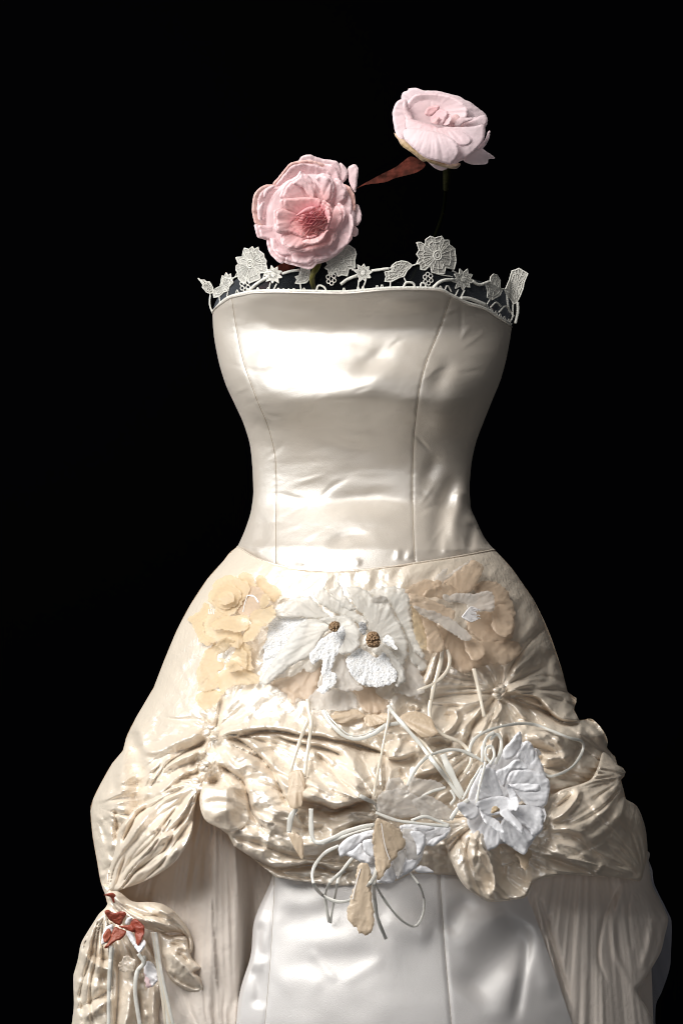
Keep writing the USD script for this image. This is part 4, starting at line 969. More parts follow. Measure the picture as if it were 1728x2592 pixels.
L2 = [
    ([(1130, 930), (1090, 870), (1200, 770), (1270, 770), (1310, 800), (1370, 840), (1410, 880), (1345, 890), (1330, 930), (1250, 945)], .045, 'rose2', .004, None),
    ([(385, 620), (420, 640), (500, 700), (580, 780), (660, 830), (720, 890), (680, 915), (620, 870), (560, 820), (470, 760), (430, 700)], .070, 'sepal', .004, None),
    ([(700, 870), (800, 890), (880, 900), (940, 960), (880, 1005), (820, 990), (770, 950)], .072, 'rose2', .004, None),
    ([(930, 920), (1000, 920), (1060, 935), (1030, 978), (970, 985)], .070, 'rose2', .004, None),
    ([(460, 270), (475, 215), (530, 190), (535, 172), (620, 165), (690, 190), (780, 195), (850, 200), (960, 230), (1050, 252), (1110, 290), (1160, 312), (1240, 370), (1320, 440), (1330, 520), (1290, 580), (1100, 600), (800, 520), (560, 440), (480, 350)], .040, 'rose2', .016, None),
    ([(520, 330), (600, 235), (720, 222), (860, 228), (1000, 265), (1110, 350), (1130, 440), (1040, 520), (900, 540), (760, 540), (620, 500), (540, 430)], .055, 'rose2', .022, None),
    ([(370, 440), (378, 390), (400, 330), (440, 290), (500, 278), (530, 330), (530, 420), (520, 500), (520, 600), (470, 690), (410, 640), (385, 540)], .070, 'rose2', .014, None),
    ([(475, 330), (500, 290), (520, 320), (530, 380), (560, 440), (580, 490), (520, 500), (485, 420)], .078, 'rose2', .008, None),
    ([(700, 420), (740, 360), (840, 345), (830, 400), (770, 450), (720, 450)], .062, 'rose2in', .004, None),
    ([(920, 530), (960, 470), (1010, 430), (1050, 470), (1000, 560)], .066, 'rose2in', .004, None),
    ([(1040, 545), (1100, 500), (1210, 480), (1200, 560), (1100, 580)], .066, 'rose2in', .004, None),
    ([(760, 480), (800, 420), (850, 385), (930, 400), (925, 450), (870, 530), (790, 530)], .078, 'rose2', .010, None),
    ([(880, 530), (920, 430), (970, 445), (960, 500), (930, 540)], .080, 'rose2', .008, None),
    ([(770, 510), (800, 470), (850, 460), (840, 500), (820, 530)], .0805, 'rose2in', .003, None),
    ([(990, 540), (1060, 460), (1130, 470), (1220, 458), (1180, 490), (1100, 520), (1040, 560)], .078, 'rose2', .008, None),
    ([(1080, 540), (1210, 470), (1300, 440), (1332, 490), (1310, 550), (1270, 550), (1180, 600)], .074, 'rose2', .010, None),
    ([(500, 500), (520, 475), (600, 490), (700, 520), (820, 560), (960, 580), (1080, 600), (1180, 690), (1100, 760), (900, 700), (700, 640), (540, 620)], .090, 'rose2', .016, None),
    ([(820, 590), (900, 565), (1000, 562), (1180, 558), (1290, 540), (1305, 640), (1280, 720), (1220, 790), (1130, 870), (1060, 905), (980, 930), (950, 760), (900, 680)], .094, 'rose2', .018, None),
    ([(480, 610), (510, 580), (560, 573), (700, 582), (830, 612), (950, 660), (1030, 730), (1045, 820), (980, 930), (940, 940), (850, 915), (700, 870), (590, 780), (500, 690)], .102, 'rose2', .014, None),
    ([(1180, 795), (1240, 750), (1310, 690), (1335, 610), (1362, 605), (1340, 700), (1290, 775), (1230, 805)], .085, 'rose2', .004, None),
]
def bowl2(X, Y):
    u = (X - 1113) / 135; v = (Y - 345) / 85
    return -0.030 * np.clip(u * u, 0, 1.3) - 0.030 * np.clip(v, 0, 1.3) ** 2
for i, (p_, d_, m_, dip, b_) in enumerate(L2):
    petal(rose2, R2(p_), d_, M[m_], F2, dip, base=bowl2, roll=0.0022, rollw=5, seed=100 + i * 3, wr=0.0008, fray=0.8, ruff=0.0010, name='sepal' if m_ == 'sepal' else 'petal')
petal(rose2, R2([(400, 500), (600, 250), (1000, 300), (1290, 520), (1280, 700), (1100, 880), (900, 940), (640, 820), (450, 660)]), 0.012, M['rose2'], F2, -0.02, name='back_petal', h=6)
petal(rose2, R2([(560, 780), (720, 850), (900, 930), (1060, 930), (1000, 985), (860, 960), (700, 900)]), 0.055, M['sepal'], F2, 0.0, name='calyx')
st = spline([(1128, 400, .03), (1130, 430, .03), (1129, 455, .026), (1128, 480, .015)], 4)
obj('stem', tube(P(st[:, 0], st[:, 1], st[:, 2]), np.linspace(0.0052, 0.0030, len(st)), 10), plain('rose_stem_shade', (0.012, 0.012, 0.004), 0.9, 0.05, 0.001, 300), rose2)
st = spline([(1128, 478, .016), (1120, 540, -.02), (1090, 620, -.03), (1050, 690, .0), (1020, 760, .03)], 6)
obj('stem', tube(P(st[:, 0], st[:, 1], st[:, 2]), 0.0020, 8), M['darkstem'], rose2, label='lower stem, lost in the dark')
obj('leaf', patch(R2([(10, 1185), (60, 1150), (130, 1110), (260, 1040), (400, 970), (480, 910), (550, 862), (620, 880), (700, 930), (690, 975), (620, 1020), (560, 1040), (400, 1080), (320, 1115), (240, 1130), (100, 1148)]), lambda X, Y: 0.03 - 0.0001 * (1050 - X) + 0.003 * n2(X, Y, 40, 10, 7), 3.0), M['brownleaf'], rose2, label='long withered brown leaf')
# ------------------------------------------------------------------ fabric flowers sewn below the waist
M['cream'] = cloth('organza_cream', (0.73, 0.585, 0.385), gloss=0.05, rough=0.5, trans=0.35, crinkle=0.0006, cscale=160, weave=0.3, alpha=0.72, edge=0.10)
M['white'] = cloth('organza_white', (0.70, 0.68, 0.635), gloss=0.05, rough=0.5, trans=0.40, crinkle=0.0006, cscale=160, weave=0.3, alpha=0.82, edge=0.10)
M['tan'] = cloth('organza_tan', (0.66, 0.52, 0.385), gloss=0.05, rough=0.5, trans=0.40, crinkle=0.0006, cscale=160, weave=0.3, alpha=0.82, edge=0.10)
M['tanleaf'] = cloth('silk_leaf_tan', (0.60, 0.47, 0.33), gloss=0.08, rough=0.5, trans=0.2, crinkle=0.0008, cscale=160, weave=0.25, edge=0.10)
M['pure'] = cloth('flower_cotton_white', (0.84, 0.835, 0.85), gloss=0.06, rough=0.5, trans=0.22, crinkle=0.001, cscale=110, weave=0.2, edge=0.10)
M['greyorg'] = cloth('organza_grey', (0.70, 0.66, 0.61), gloss=0.05, rough=0.5, trans=0.40, crinkle=0.0006, cscale=160, weave=0.3, alpha=0.66, edge=0.10)
M['seed'] = plain('seed_centre', (0.20, 0.12, 0.06), 0.8, 0.2, 0.003, 500, (0.42, 0.28, 0.17), 500)
M['lacew'] = plain('guipure_lace', (0.74, 0.74, 0.74), 0.8, 0.2, 0.0022, 420, (0.66, 0.64, 0.61), 220)
M['ribbon'] = cloth('rouleau_cord', (0.70, 0.62, 0.50), gloss=0.12, rough=0.42, trans=0.05, crinkle=0.0003, cscale=300, weave=0.15, edge=0.12)
M['ribbonw'] = cloth('rouleau_cord_white', (0.68, 0.66, 0.60), gloss=0.12, rough=0.42, trans=0.05, crinkle=0.0003, cscale=300, weave=0.15, edge=0.12)
M['stamen'] = plain('stamen_white', (0.82, 0.78, 0.76), 0.5, 0.4)
M['red'] = cloth('petal_terracotta', (0.40, 0.105, 0.055), gloss=0.05, rough=0.5, trans=0.2, crinkle=0.002, cscale=200, weave=0.3, edge=0.1, col2=(0.34, 0.06, 0.035))


def petals(parent, L, to, base, F, d0, dd, dip=0.010, roll=0.004, rollw=9, wr=0.0016, seed=0, h=3.4):
    for i, (p_, m_) in enumerate(L):
        petal(parent, to(p_), d0 + i * dd * 0.9, M[m_], F, dip, roll * (0.4 if m_ in ('pure', 'red', 'white') else 0.2), rollw * 0.6, base=base, wr=wr * 0.6, ruff=0.001 if m_ == 'tanleaf' else 0.0022 if m_ in ('white', 'lacew') else 0.003, fray=1.2 if m_ in ('pure', 'red') else 4.0, seed=seed + 5 * i, h=h, name='leaf' if m_ == 'tanleaf' else 'lace_piece' if m_ == 'lacew' else 'petal')


def threads(parent, name, lines, r, base, off, mat):
    ms = []
    for l in lines:
        q = spline(l, 4)
        o = q[:, 2] if q.shape[1] > 2 else 0
        ms.append(tube(P(q[:, 0], q[:, 1], base(q[:, 0], q[:, 1]) + off + o), r, 5))
        ms.append(tube(P(q[-1:, 0].repeat(2), q[-1:, 1].repeat(2) + [0, 1.5], base(q[-1:, 0], q[-1:, 1]).repeat(2) + off + (o[-1] if q.shape[1] > 2 else 0)), r * 1.7, 5))
    return obj(name, join(*ms), mat, parent)


def knobs(parent, name, cx, cy, r, n, base, off, mat, size=0.0011, seed=0):
    rg = np.random.default_rng(seed)
    ms = []
    for k in range(n):
        a, q = rg.uniform(0, 6.28), r * math.sqrt(rg.uniform())
        x, y = cx + q * math.cos(a), cy + q * math.sin(a)
        s = trimesh.creation.icosphere(1, size * rg.uniform(0.7, 1.25))
        c = P(x, y, base(np.array([x]), np.array([y]))[0] + off + 0.003 * (1 - (q / r) ** 2))
        ms.append((s.vertices + c, s.faces))
    return obj(name, join(*ms), mat, parent)


def to5(p): return C(p, 440, 1400, 4)
def to6(p): return C(p, 680, 1440, 4)
def to7(p): return C(p, 960, 1380, 4)
wb = lambda X, Y: skirt(X, Y)
GW = 'fabric flowers sewn in a row below the waist'
f = thing('fabric_flower', 'cream yellow organza rose at the left end of the row under the waist', 'flower', GW)
petals(f, [
    ([(140, 660), (250, 600), (310, 500), (370, 540), (350, 600), (300, 700), (320, 820), (420, 900), (350, 940), (260, 900), (220, 800), (190, 740)], 'cream'),
    ([(830, 300), (840, 250), (870, 230), (930, 250), (980, 310), (1040, 340), (1095, 390), (1070, 460), (1000, 490), (950, 440), (900, 400)], 'cream'),
    ([(640, 560), (720, 460), (760, 330), (900, 380), (960, 450), (950, 520), (900, 560), (860, 630), (700, 640)], 'tan'),
    ([(650, 230), (700, 195), (760, 200), (810, 270), (830, 345), (760, 350), (690, 300)], 'cream'),
    ([(350, 460), (400, 330), (470, 250), (580, 225), (680, 270), (755, 310), (755, 400), (690, 490), (640, 560), (550, 640), (420, 570)], 'cream'),
    ([(300, 680), (350, 590), (420, 560), (560, 640), (640, 720), (690, 810), (700, 900), (640, 960), (480, 900), (350, 900), (310, 800)], 'cream'),
    ([(390, 480), (400, 400), (450, 340), (530, 310), (620, 330), (680, 390), (660, 480), (560, 560), (460, 550)], 'cream'),
    ([(760, 640), (820, 590), (900, 560), (1000, 520), (1030, 600), (1020, 660), (950, 720), (860, 740), (780, 710)], 'cream'),
    ([(880, 550), (885, 450), (930, 400), (960, 450), (960, 520), (920, 560)], 'cream'),
    ([(380, 720), (500, 650), (640, 630), (760, 640), (750, 720), (710, 795), (560, 785), (420, 765)], 'cream'),
    ([(700, 895), (715, 780), (790, 720), (900, 720), (860, 800), (800, 880), (740, 910)], 'cream'),
    ([(450, 500), (450, 430), (520, 390), (590, 410), (600, 470), (540, 520)], 'cream'),
], to5, wb, (600, 1530), 0.014, 0.0024, dip=0.012, roll=0.006, rollw=12, seed=200)
threads(f, 'stamens', [to5([(700, 600), (715, 520), (740, 440)]) for _ in range(1)] + [to5([(740 + 20 * k, 430 + 3 * k), (800 + 12 * k, 430 + 8 * k), (845 + 6 * k, 490 + 4 * k)]) for k in range(3)] + [to5([(350 + 18 * k, 620), (358 + 18 * k, 570)]) for k in range(4)], 0.0005, wb, 0.046, M['stamen'])
f = thing('fabric_flower', 'yellowish crumpled organza flower hanging under the cream rose at the left', 'flower', GW)
petals(f, [
    ([(280, 1080), (330, 980), (420, 920), (470, 960), (440, 1100), (540, 1080), (520, 1180), (450, 1220), (460, 1330), (380, 1395), (230, 1405), (250, 1320), (225, 1250)], 'cream'),
    ([(210, 1480), (270, 1400), (380, 1370), (450, 1400), (500, 1400), (460, 1500), (380, 1570), (300, 1575), (240, 1530)], 'cream'),
    ([(440, 1220), (540, 1170), (660, 1160), (760, 1190), (820, 1230), (870, 1290), (840, 1325), (760, 1330), (640, 1340), (520, 1400), (480, 1420), (450, 1320)], 'cream'),
    ([(640, 800), (720, 900), (790, 960), (780, 1060), (800, 1180), (720, 1170), (660, 1060), (620, 920)], 'cream'),
    ([(440, 1060), (560, 1080), (640, 950), (720, 990), (740, 1080), (720, 1170), (640, 1150), (560, 1180), (520, 1120)], 'cream'),
    ([(430, 930), (480, 870), (560, 850), (620, 910), (520, 1000), (430, 1035), (412, 1010)], 'cream'),
    ([(530, 1130), (590, 1080), (660, 1130), (700, 1180), (640, 1200), (560, 1200)], 'cream'),
], to5, wb, (580, 1660), 0.012, 0.0030, dip=0.010, roll=0.006, rollw=11, seed=260)
threads(f, 'stamens', [to5([(510 + 15 * k, 1115 - 3 * k), (525 + 15 * k, 1080 - 5 * k)]) for k in range(4)], 0.0005, wb, 0.034, M['stamen'])

def to8(p): return C(p, 680, 1760, 4)
f = thing('fabric_flower', 'white organza and lace flower with a round brown centre and a long folded petal', 'flower', GW)
petals(f, [
    ([(0, 1165), (100, 1110), (250, 1080), (420, 990), (540, 960), (500, 1150), (420, 1320), (380, 1325), (280, 1305), (262, 1385), (230, 1375), (150, 1250), (90, 1210)], 'tan'),
    ([(430, 1420), (408, 1330), (480, 1230), (680, 1200), (810, 1225), (870, 1270), (895, 1350), (880, 1410), (720, 1440), (560, 1425)], 'greyorg'),
    ([(-50, 1110), (-60, 900), (0, 560), (90, 485), (300, 490), (400, 500), (330, 700), (200, 900), (60, 1080)], 'lacew'),
    ([(80, 480), (100, 400), (180, 330), (280, 275), (400, 270), (450, 300), (500, 370), (600, 460), (600, 520), (450, 510), (250, 500)], 'white'),
    ([(450, 270), (500, 210), (540, 175), (620, 250), (760, 350), (880, 440), (980, 510), (980, 600), (860, 540), (700, 460), (540, 370)], 'white'),
    ([(600, 220), (650, 190), (690, 130), (740, 190), (790, 300), (880, 410), (800, 420), (700, 340)], 'white'),
    ([(640, 880), (760, 870), (830, 1040), (900, 1160), (960, 1220), (800, 1240), (680, 1220), (560, 1250), (500, 1200), (540, 1040)], 'greyorg'),
    ([(-90, 1150), (0, 990), (140, 800), (290, 580), (400, 510), (560, 530), (620, 600), (540, 700), (440, 870), (260, 970), (10, 1160), (-60, 1175)], 'white'),
    ([(500, 510), (620, 480), (720, 470), (830, 490), (910, 590), (935, 700), (900, 800), (820, 860), (720, 850), (740, 700), (700, 600), (600, 560)], 'white'),
    ([(600, 660), (680, 620), (750, 580), (775, 620), (765, 720), (700, 850), (660, 920), (640, 1040), (685, 1080), (670, 1170), (600, 1230), (545, 1260), (490, 1230), (540, 1150), (530, 1040), (540, 920), (440, 960), (420, 870), (520, 720)], 'lacew'),
], to6, wb, (845, 1590), 0.010, 0.0030, dip=0.010, roll=0.006, rollw=12, seed=300)
sh = petal(f, to6([(605, 585), (640, 540), (700, 535), (722, 570), (700, 620), (660, 640), (620, 620)]), 0.046, M['seed'], (845, 1586), 0.0, 0.006, 10, base=wb, name='seed_head', wr=0.002, h=2.5)
knobs(sh, 'seeds', 846, 1586, 13, 60, wb, 0.046, M['seed'], seed=3)
f = thing('fabric_flower', 'white flower of organza and thick lace with a wider brown centre, middle of the row', 'flower', GW)
petals(f, [
    ([(810, 1220), (900, 1200), (1050, 1195), (1110, 1280), (1200, 1330), (1190, 1400), (1120, 1460), (1000, 1460), (930, 1400), (880, 1280)], 'tan'),
    ([(1300, 1060), (1420, 900), (1480, 960), (1560, 1100), (1580, 1240), (1420, 1290), (1330, 1280), (1260, 1240)], 'greyorg'),
    ([(1010, 230), (1130, 180), (1260, 173), (1380, 210), (1430, 290), (1440, 420), (1480, 640), (1580, 880), (1480, 860), (1400, 700), (1330, 560), (1240, 400), (1180, 310), (1080, 300)], 'white'),
    ([(780, 210), (880, 185), (980, 220), (1080, 310), (1190, 300), (1260, 420), (1320, 540), (1390, 680), (1418, 800), (1370, 960), (1320, 990), (1240, 850), (1140, 760), (1080, 680), (1000, 620), (980, 500), (880, 380)], 'white'),
    ([(1020, 310), (1100, 280), (1190, 290), (1170, 350), (1100, 365), (1040, 400)], 'greyorg'),
    ([(1120, 760), (1240, 830), (1340, 960), (1385, 1090), (1340, 1170), (1270, 1180), (1200, 960), (1100, 880), (1040, 820)], 'white'),
    ([(780, 920), (830, 860), (900, 815), (1000, 830), (1080, 890), (1170, 860), (1240, 940), (1290, 1060), (1280, 1140), (1180, 1190), (1040, 1195), (920, 1160), (840, 1080)], 'lacew'),
    ([(1150, 740), (1170, 690), (1230, 680), (1280, 760), (1300, 830), (1230, 780)], 'lacew'),
    ([(900, 560), (960, 540), (995, 580), (980, 650), (930, 640)], 'lacew'),
], to6, wb, (945, 1620), 0.012, 0.0032, dip=0.010, roll=0.006, rollw=12, seed=340)
sh = petal(f, to6([(985, 690), (1020, 640), (1090, 640), (1125, 700), (1120, 780), (1060, 800), (1000, 780)]), 0.044, M['seed'], (944, 1620), 0.0, 0.006, 10, base=wb, name='seed_head', wr=0.002, h=2.5)
knobs(sh, 'seeds', 944, 1620, 17, 80, wb, 0.044, M['seed'], seed=4)
for p_ in ([(620, 215), (680, 160), (800, 150), (900, 150), (975, 220), (870, 245), (740, 285), (640, 245)], [(965, 225), (1060, 180), (1210, 190), (1190, 270), (1100, 300), (1000, 315)]):
    petal(f, to8(p_), 0.014, M['tanleaf'], (930, 1800), 0.004, 0.001, 6, base=wb, name='leaf')
    c0, c1 = to8(p_)[0], to8(p_)[len(p_) // 2 + (1 if len(p_) == 8 else -1)]
petal(f, C([(440, 150), (540, 90), (640, 90), (760, 150), (800, 240), (830, 310), (690, 350), (600, 290), (500, 210)], 900, 1780, 4), 0.022, M['tanleaf'], (1000, 1810), 0.004, 0.001, 6, base=wb, name='leaf')

f = thing('fabric_flower', 'large tan organza flower with a tuft of white stamens at the right', 'flower', GW)
petals(f, [
    ([(960, 420), (1060, 360), (1160, 370), (1250, 420), (1320, 520), (1370, 680), (1360, 800), (1340, 960), (1200, 990), (1040, 980), (920, 880), (880, 700), (1000, 560)], 'tan'),
    ([(100, 540), (240, 460), (300, 500), (320, 640), (360, 880), (440, 1080), (470, 1240), (430, 1280), (300, 1130), (270, 950), (180, 700)], 'white'),
    ([(560, 790), (740, 900), (870, 965), (940, 950), (1080, 960), (1300, 960), (1400, 980), (1438, 1040), (1400, 1120), (1290, 1190), (1180, 1190), (1050, 1230), (960, 1260), (860, 1290), (760, 1260), (710, 1180), (690, 1080), (620, 950)], 'tan'),
    ([(540, 370), (600, 290), (690, 235), (680, 300), (800, 220), (900, 148), (925, 165), (760, 310), (640, 390), (570, 410)], 'greyorg'),
    ([(255, 465), (330, 410), (400, 360), (500, 355), (640, 380), (560, 450), (440, 530), (300, 500)], 'tan'),
    ([(640, 380), (760, 290), (920, 160), (1000, 165), (1045, 210), (1040, 290), (960, 420), (880, 490), (800, 490), (720, 410)], 'tan'),
    ([(450, 520), (500, 440), (640, 390), (720, 400), (810, 475), (760, 520), (640, 540)], 'tan'),
    ([(320, 610), (380, 640), (440, 760), (490, 1000), (480, 1060), (420, 1040), (360, 900), (330, 760)], 'cream'),
    ([(400, 680), (480, 740), (560, 770), (620, 920), (660, 1040), (600, 1085), (500, 1080), (470, 900)], 'tan'),
    ([(860, 990), (940, 945), (1040, 990), (1065, 1080), (1030, 1150), (960, 1175), (890, 1100)], 'tan'),
    ([(1160, 640), (1240, 600), (1330, 680), (1360, 800), (1320, 900), (1220, 920), (1140, 800)], 'tan'),
    ([(640, 520), (760, 490), (960, 490), (1100, 468), (1140, 465), (1165, 560), (1160, 650), (1060, 670), (900, 650), (870, 600), (780, 580), (700, 580)], 'greyorg'),
    ([(300, 490), (420, 520), (560, 560), (700, 630), (748, 660), (745, 750), (620, 740), (480, 680), (330, 620)], 'tan'),
    ([(335, 615), (480, 650), (640, 710), (780, 785), (900, 890), (935, 950), (870, 968), (740, 900), (600, 800), (480, 750), (390, 690)], 'greyorg'),
], to7, wb, (1155, 1550), 0.010, 0.0026, dip=0.014, roll=0.007, rollw=13, seed=380)
rg = np.random.default_rng(8)
threads(f, 'stamens', [to7([(835, 728), (920, 690 + 12 * (k - 5)), (985 + rg.uniform(-20, 35), 690 + 11 * (k - 5) + rg.uniform(-8, 8))]) for k in range(13)], 0.00075, wb, 0.052, M['stamen'])
petal(f, to7([(440, 1370), (470, 1280), (550, 1080), (625, 1045), (605, 1160), (535, 1360), (460, 1432)]), 0.014, M['over'], (1070, 1640), 0.0, 0.010, 13, base=wb, name='satin_tube')

# ------------------------------------------------------------------ corsages of white flowers on the swags
def lowb(X, Y):
    return skirt(X, Y) + 0.026 + bump_at(X, Y, 860, 2010, 150, 80, 0.016)
def tob(p): return C(p, 900, 1780, 4)
def to4(p): return C(p, 740, 2050, 4)
def tow(p): return C(p, 1200, 1700, 3.136)
GC = 'white flower corsages on the lower swags'
f = thing('corsage', 'full white flower with pointed petals on the right of the lower swag', 'corsage', GC)
petals(f, [
    ([(320, 1430), (400, 1390), (450, 1405), (430, 1520), (402, 1588), (350, 1500)], 'tanleaf'),
    ([(-60, 1100), (-20, 900), (60, 770), (220, 650), (350, 560), (470, 610), (560, 800), (590, 960), (560, 1150), (480, 1320), (395, 1420), (230, 1370), (70, 1390), (-20, 1300)], 'pure'),
    ([(480, 610), (520, 630), (530, 660), (490, 670)], 'pure'),
    ([(370, 590), (420, 548), (460, 590), (487, 680), (472, 750), (430, 778), (400, 730), (330, 680)], 'pure'),
    ([(-60, 1180), (10, 1060), (80, 1120), (160, 1200), (240, 1290), (190, 1380), (130, 1420), (70, 1418), (20, 1340), (-30, 1260)], 'pure'),
    ([(200, 1230), (260, 1140), (330, 1200), (420, 1250), (490, 1310), (440, 1365), (397, 1452), (300, 1400), (215, 1335)], 'pure'),
    ([(260, 850), (300, 790), (400, 778), (500, 800), (580, 850), (602, 910), (590, 990), (560, 1070), (440, 1080), (360, 1000), (290, 930)], 'pure'),
    ([(520, 1050), (560, 1090), (568, 1160), (540, 1200), (500, 1140)], 'pure'),
    ([(240, 1090), (400, 1060), (530, 1090), (545, 1180), (538, 1265), (470, 1312), (420, 1240), (320, 1180)], 'pure'),
    ([(-140, 1060), (-70, 1030), (20, 1040), (40, 1130), (-20, 1180), (-80, 1150)], 'pure'),
    ([(50, 770), (160, 780), (200, 900), (225, 990), (120, 1010), (10, 1030), (40, 900)], 'pure'),
    ([(220, 640), (280, 560), (350, 478), (375, 500), (375, 580), (330, 660), (250, 705)], 'pure'),
    ([(170, 800), (250, 755), (330, 700), (400, 730), (420, 775), (300, 790), (260, 850), (240, 920), (205, 880)], 'pure'),
    ([(10, 1045), (120, 1000), (250, 995), (335, 1050), (345, 1095), (260, 1115), (140, 1145), (60, 1115)], 'pure'),
    ([(250, 890), (300, 930), (345, 1010), (345, 1090), (310, 1100), (280, 1010)], 'pure'),
    ([(40, 1080), (120, 1140), (200, 1200), (240, 1280), (150, 1250), (70, 1180)], 'pure'),
    ([(270, 900), (380, 890), (510, 900), (515, 950), (420, 960), (320, 940)], 'pure'),
    ([(200, 1120), (260, 1090), (300, 1130), (380, 1230), (400, 1300), (330, 1250), (250, 1180)], 'pure'),
], tow, lowb, (1265, 2030), 0.004, 0.0026, dip=0.016, roll=0.007, rollw=11, wr=0.0022, seed=420)
tub = lambda X, Y: lowb(X, Y) + 0.040
knobs(f, 'seed_head', 1252, 2050, 8, 14, lowb, 0.050, M['cream'], 0.0018, 6)
corsR = f
f = thing('corsage', 'grey white corsage with hanging brown leaves, left of the full white flower', 'corsage', GC)
petals(f, [
    ([(310, 870), (330, 780), (440, 758), (500, 830), (540, 920), (360, 920)], 'greyorg'),
    ([(530, 860), (560, 780), (590, 735), (640, 760), (820, 800), (900, 850), (760, 910), (650, 960), (560, 930)], 'greyorg'),
    ([(440, 1250), (560, 1225), (760, 1235), (960, 1255), (920, 1350), (820, 1420), (640, 1440), (520, 1350)], 'pure'),
    ([(220, 1060), (230, 960), (300, 895), (400, 880), (520, 890), (660, 960), (760, 1080), (700, 1150), (400, 1160), (260, 1130)], 'greyorg'),
    ([(560, 1000), (700, 935), (860, 1000), (975, 1095), (960, 1175), (880, 1190), (680, 1130)], 'greyorg'),
    ([(590, 1290), (620, 1260), (760, 1250), (800, 1280), (700, 1310), (620, 1310)], 'pure'),
    ([(720, 1430), (760, 1380), (880, 1330), (960, 1270), (930, 1340), (860, 1400), (780, 1450)], 'pure'),
], tob, lowb, (1140, 2080), 0.0, 0.0030, dip=0.006, roll=0.006, rollw=11, wr=0.0022, seed=500)
petals(f, [
    ([(470, 440), (600, 280), (830, 200), (1100, 200), (1330, 280), (1330, 420), (1240, 600), (1060, 690), (860, 700), (700, 540), (560, 470)], 'pure'),
    ([(470, 450), (480, 350), (600, 260), (720, 240), (825, 260), (700, 330), (580, 430), (500, 475)], 'pure'),
    ([(560, 450), (620, 400), (700, 340), (740, 430), (820, 480), (835, 560), (740, 545), (660, 510)], 'pure'),
    ([(1230, 612), (1290, 570), (1380, 590), (1430, 640), (1300, 645)], 'pure'),
    ([(860, 715), (990, 540), (1045, 650), (1020, 738), (900, 745)], 'pure'),
    ([(1050, 700), (1130, 520), (1260, 500), (1240, 600), (1150, 655)], 'pure'),
    ([(1110, 200), (1260, 225), (1340, 290), (1335, 400), (1270, 500), (1180, 535), (1130, 440), (1140, 340)], 'greyorg'),
    ([(1010, 510), (1080, 415), (1152, 430), (1142, 530), (1085, 690), (1040, 650)], 'greyorg'),
    ([(710, 330), (760, 300), (815, 310), (840, 430), (820, 490), (740, 440)], 'pure'),
    ([(1190, 230), (1280, 220), (1345, 280), (1335, 390), (1260, 470), (1250, 350)], 'pure'),
    ([(840, 110), (930, 110), (1040, 160), (1110, 240), (1130, 350), (1080, 440), (1010, 530), (940, 640), (860, 692), (832, 500), (815, 330)], 'tanleaf'),
    ([(665, 570), (740, 545), (790, 600), (802, 800), (822, 1000), (822, 1150), (770, 1272), (680, 1262), (640, 1200), (590, 1150), (552, 1020), (600, 880), (640, 720)], 'tanleaf'),
], to4, lambda X, Y: lowb(X, Y) - 0.004 + 0.012 * sstep((Y - 2180) / 60) * 0, (950, 2060), 0.0, 0.0030, dip=-0.004, roll=0.006, rollw=11, wr=0.0022, seed=540)
for l_ in ([(900, 140), (930, 330), (960, 440), (985, 500)], [(690, 600), (640, 760), (610, 900)]):
    threads(f, 'leaf_vein', [to4(l_)], 0.0005, lowb, 0.030, M['stamen'])
corsM = f
GT = 'terracotta petals tied to the train'
f = thing('petal_cluster', 'cluster of terracotta red petals tied to the gathered train at the left', 'flower')
to9 = lambda p: C(p, 180, 2180, 4)
rb = lambda X, Y: 0.150 + 0 * X
petals(f, [
    ([(300, 830), (340, 690), (420, 640), (420, 720), (350, 840)], 'pure'),
    ([(325, 345), (400, 322), (445, 340), (465, 405), (430, 425), (395, 370)], 'red'),
    ([(330, 740), (385, 685), (410, 760), (365, 835), (328, 810)], 'red'),
    ([(405, 770), (440, 670), (500, 690), (560, 715), (515, 785), (430, 830), (370, 880), (335, 880)], 'red'),
    ([(555, 710), (620, 730), (665, 830), (640, 865), (590, 790)], 'pure'),
    ([(340, 510), (380, 500), (430, 530), (500, 508), (565, 535), (525, 600), (495, 655), (420, 620), (370, 580)], 'red'),
    ([(540, 630), (570, 575), (615, 580), (580, 650)], 'pure'),
    ([(480, 660), (560, 650), (620, 650), (640, 720), (560, 700)], 'red'),
    ([(598, 650), (640, 588), (720, 640), (748, 690), (722, 790), (675, 860), (650, 780), (640, 720)], 'red'),
    ([(640, 860), (720, 800), (752, 820), (740, 880), (690, 930), (660, 900)], 'pure'),
], to9, rb, (300, 2350), 0.006, 0.0030, dip=0.008, roll=0.006, rollw=8, wr=0.0022, seed=600, h=2.8)
petals(f, [
    ([(480, 1030), (560, 945), (640, 990), (645, 1080), (560, 1135), (480, 1090)], 'over'),
    ([(745, 1040), (790, 1010), (840, 1050), (885, 1150), (870, 1230), (800, 1275), (740, 1150)], 'pure'),
    ([(735, 1130), (770, 1180), (810, 1270), (770, 1285), (742, 1220)], 'rose1'),
], to9, rb, (330, 2440), 0.0, 0.0030, dip=0.004, roll=0.006, rollw=8, wr=0.0022, seed=640, h=2.8)
clus = f

# ------------------------------------------------------------------ rouleau cords hanging from the flowers
def hang(X, Y, off):
    """rests on the swags: the highest cloth close by, smoothed along the cord"""
    d = over_d(X, Y)
    d = np.where(Y > 2236, np.maximum(under_d(X, Y), d - 0.05), d)
    lim = skirt(X, Y) + 0.004
    d = np.maximum(d, np.where(Y > 2236, d, lim))
    n = len(d)
    k = 5
    mx = np.array([d[max(0, i - k):i + k + 1].max() for i in range(n)])
    g = np.ones(9) / 9
    return np.convolve(np.pad(mx, 4, mode='edge'), g, 'valid') + off


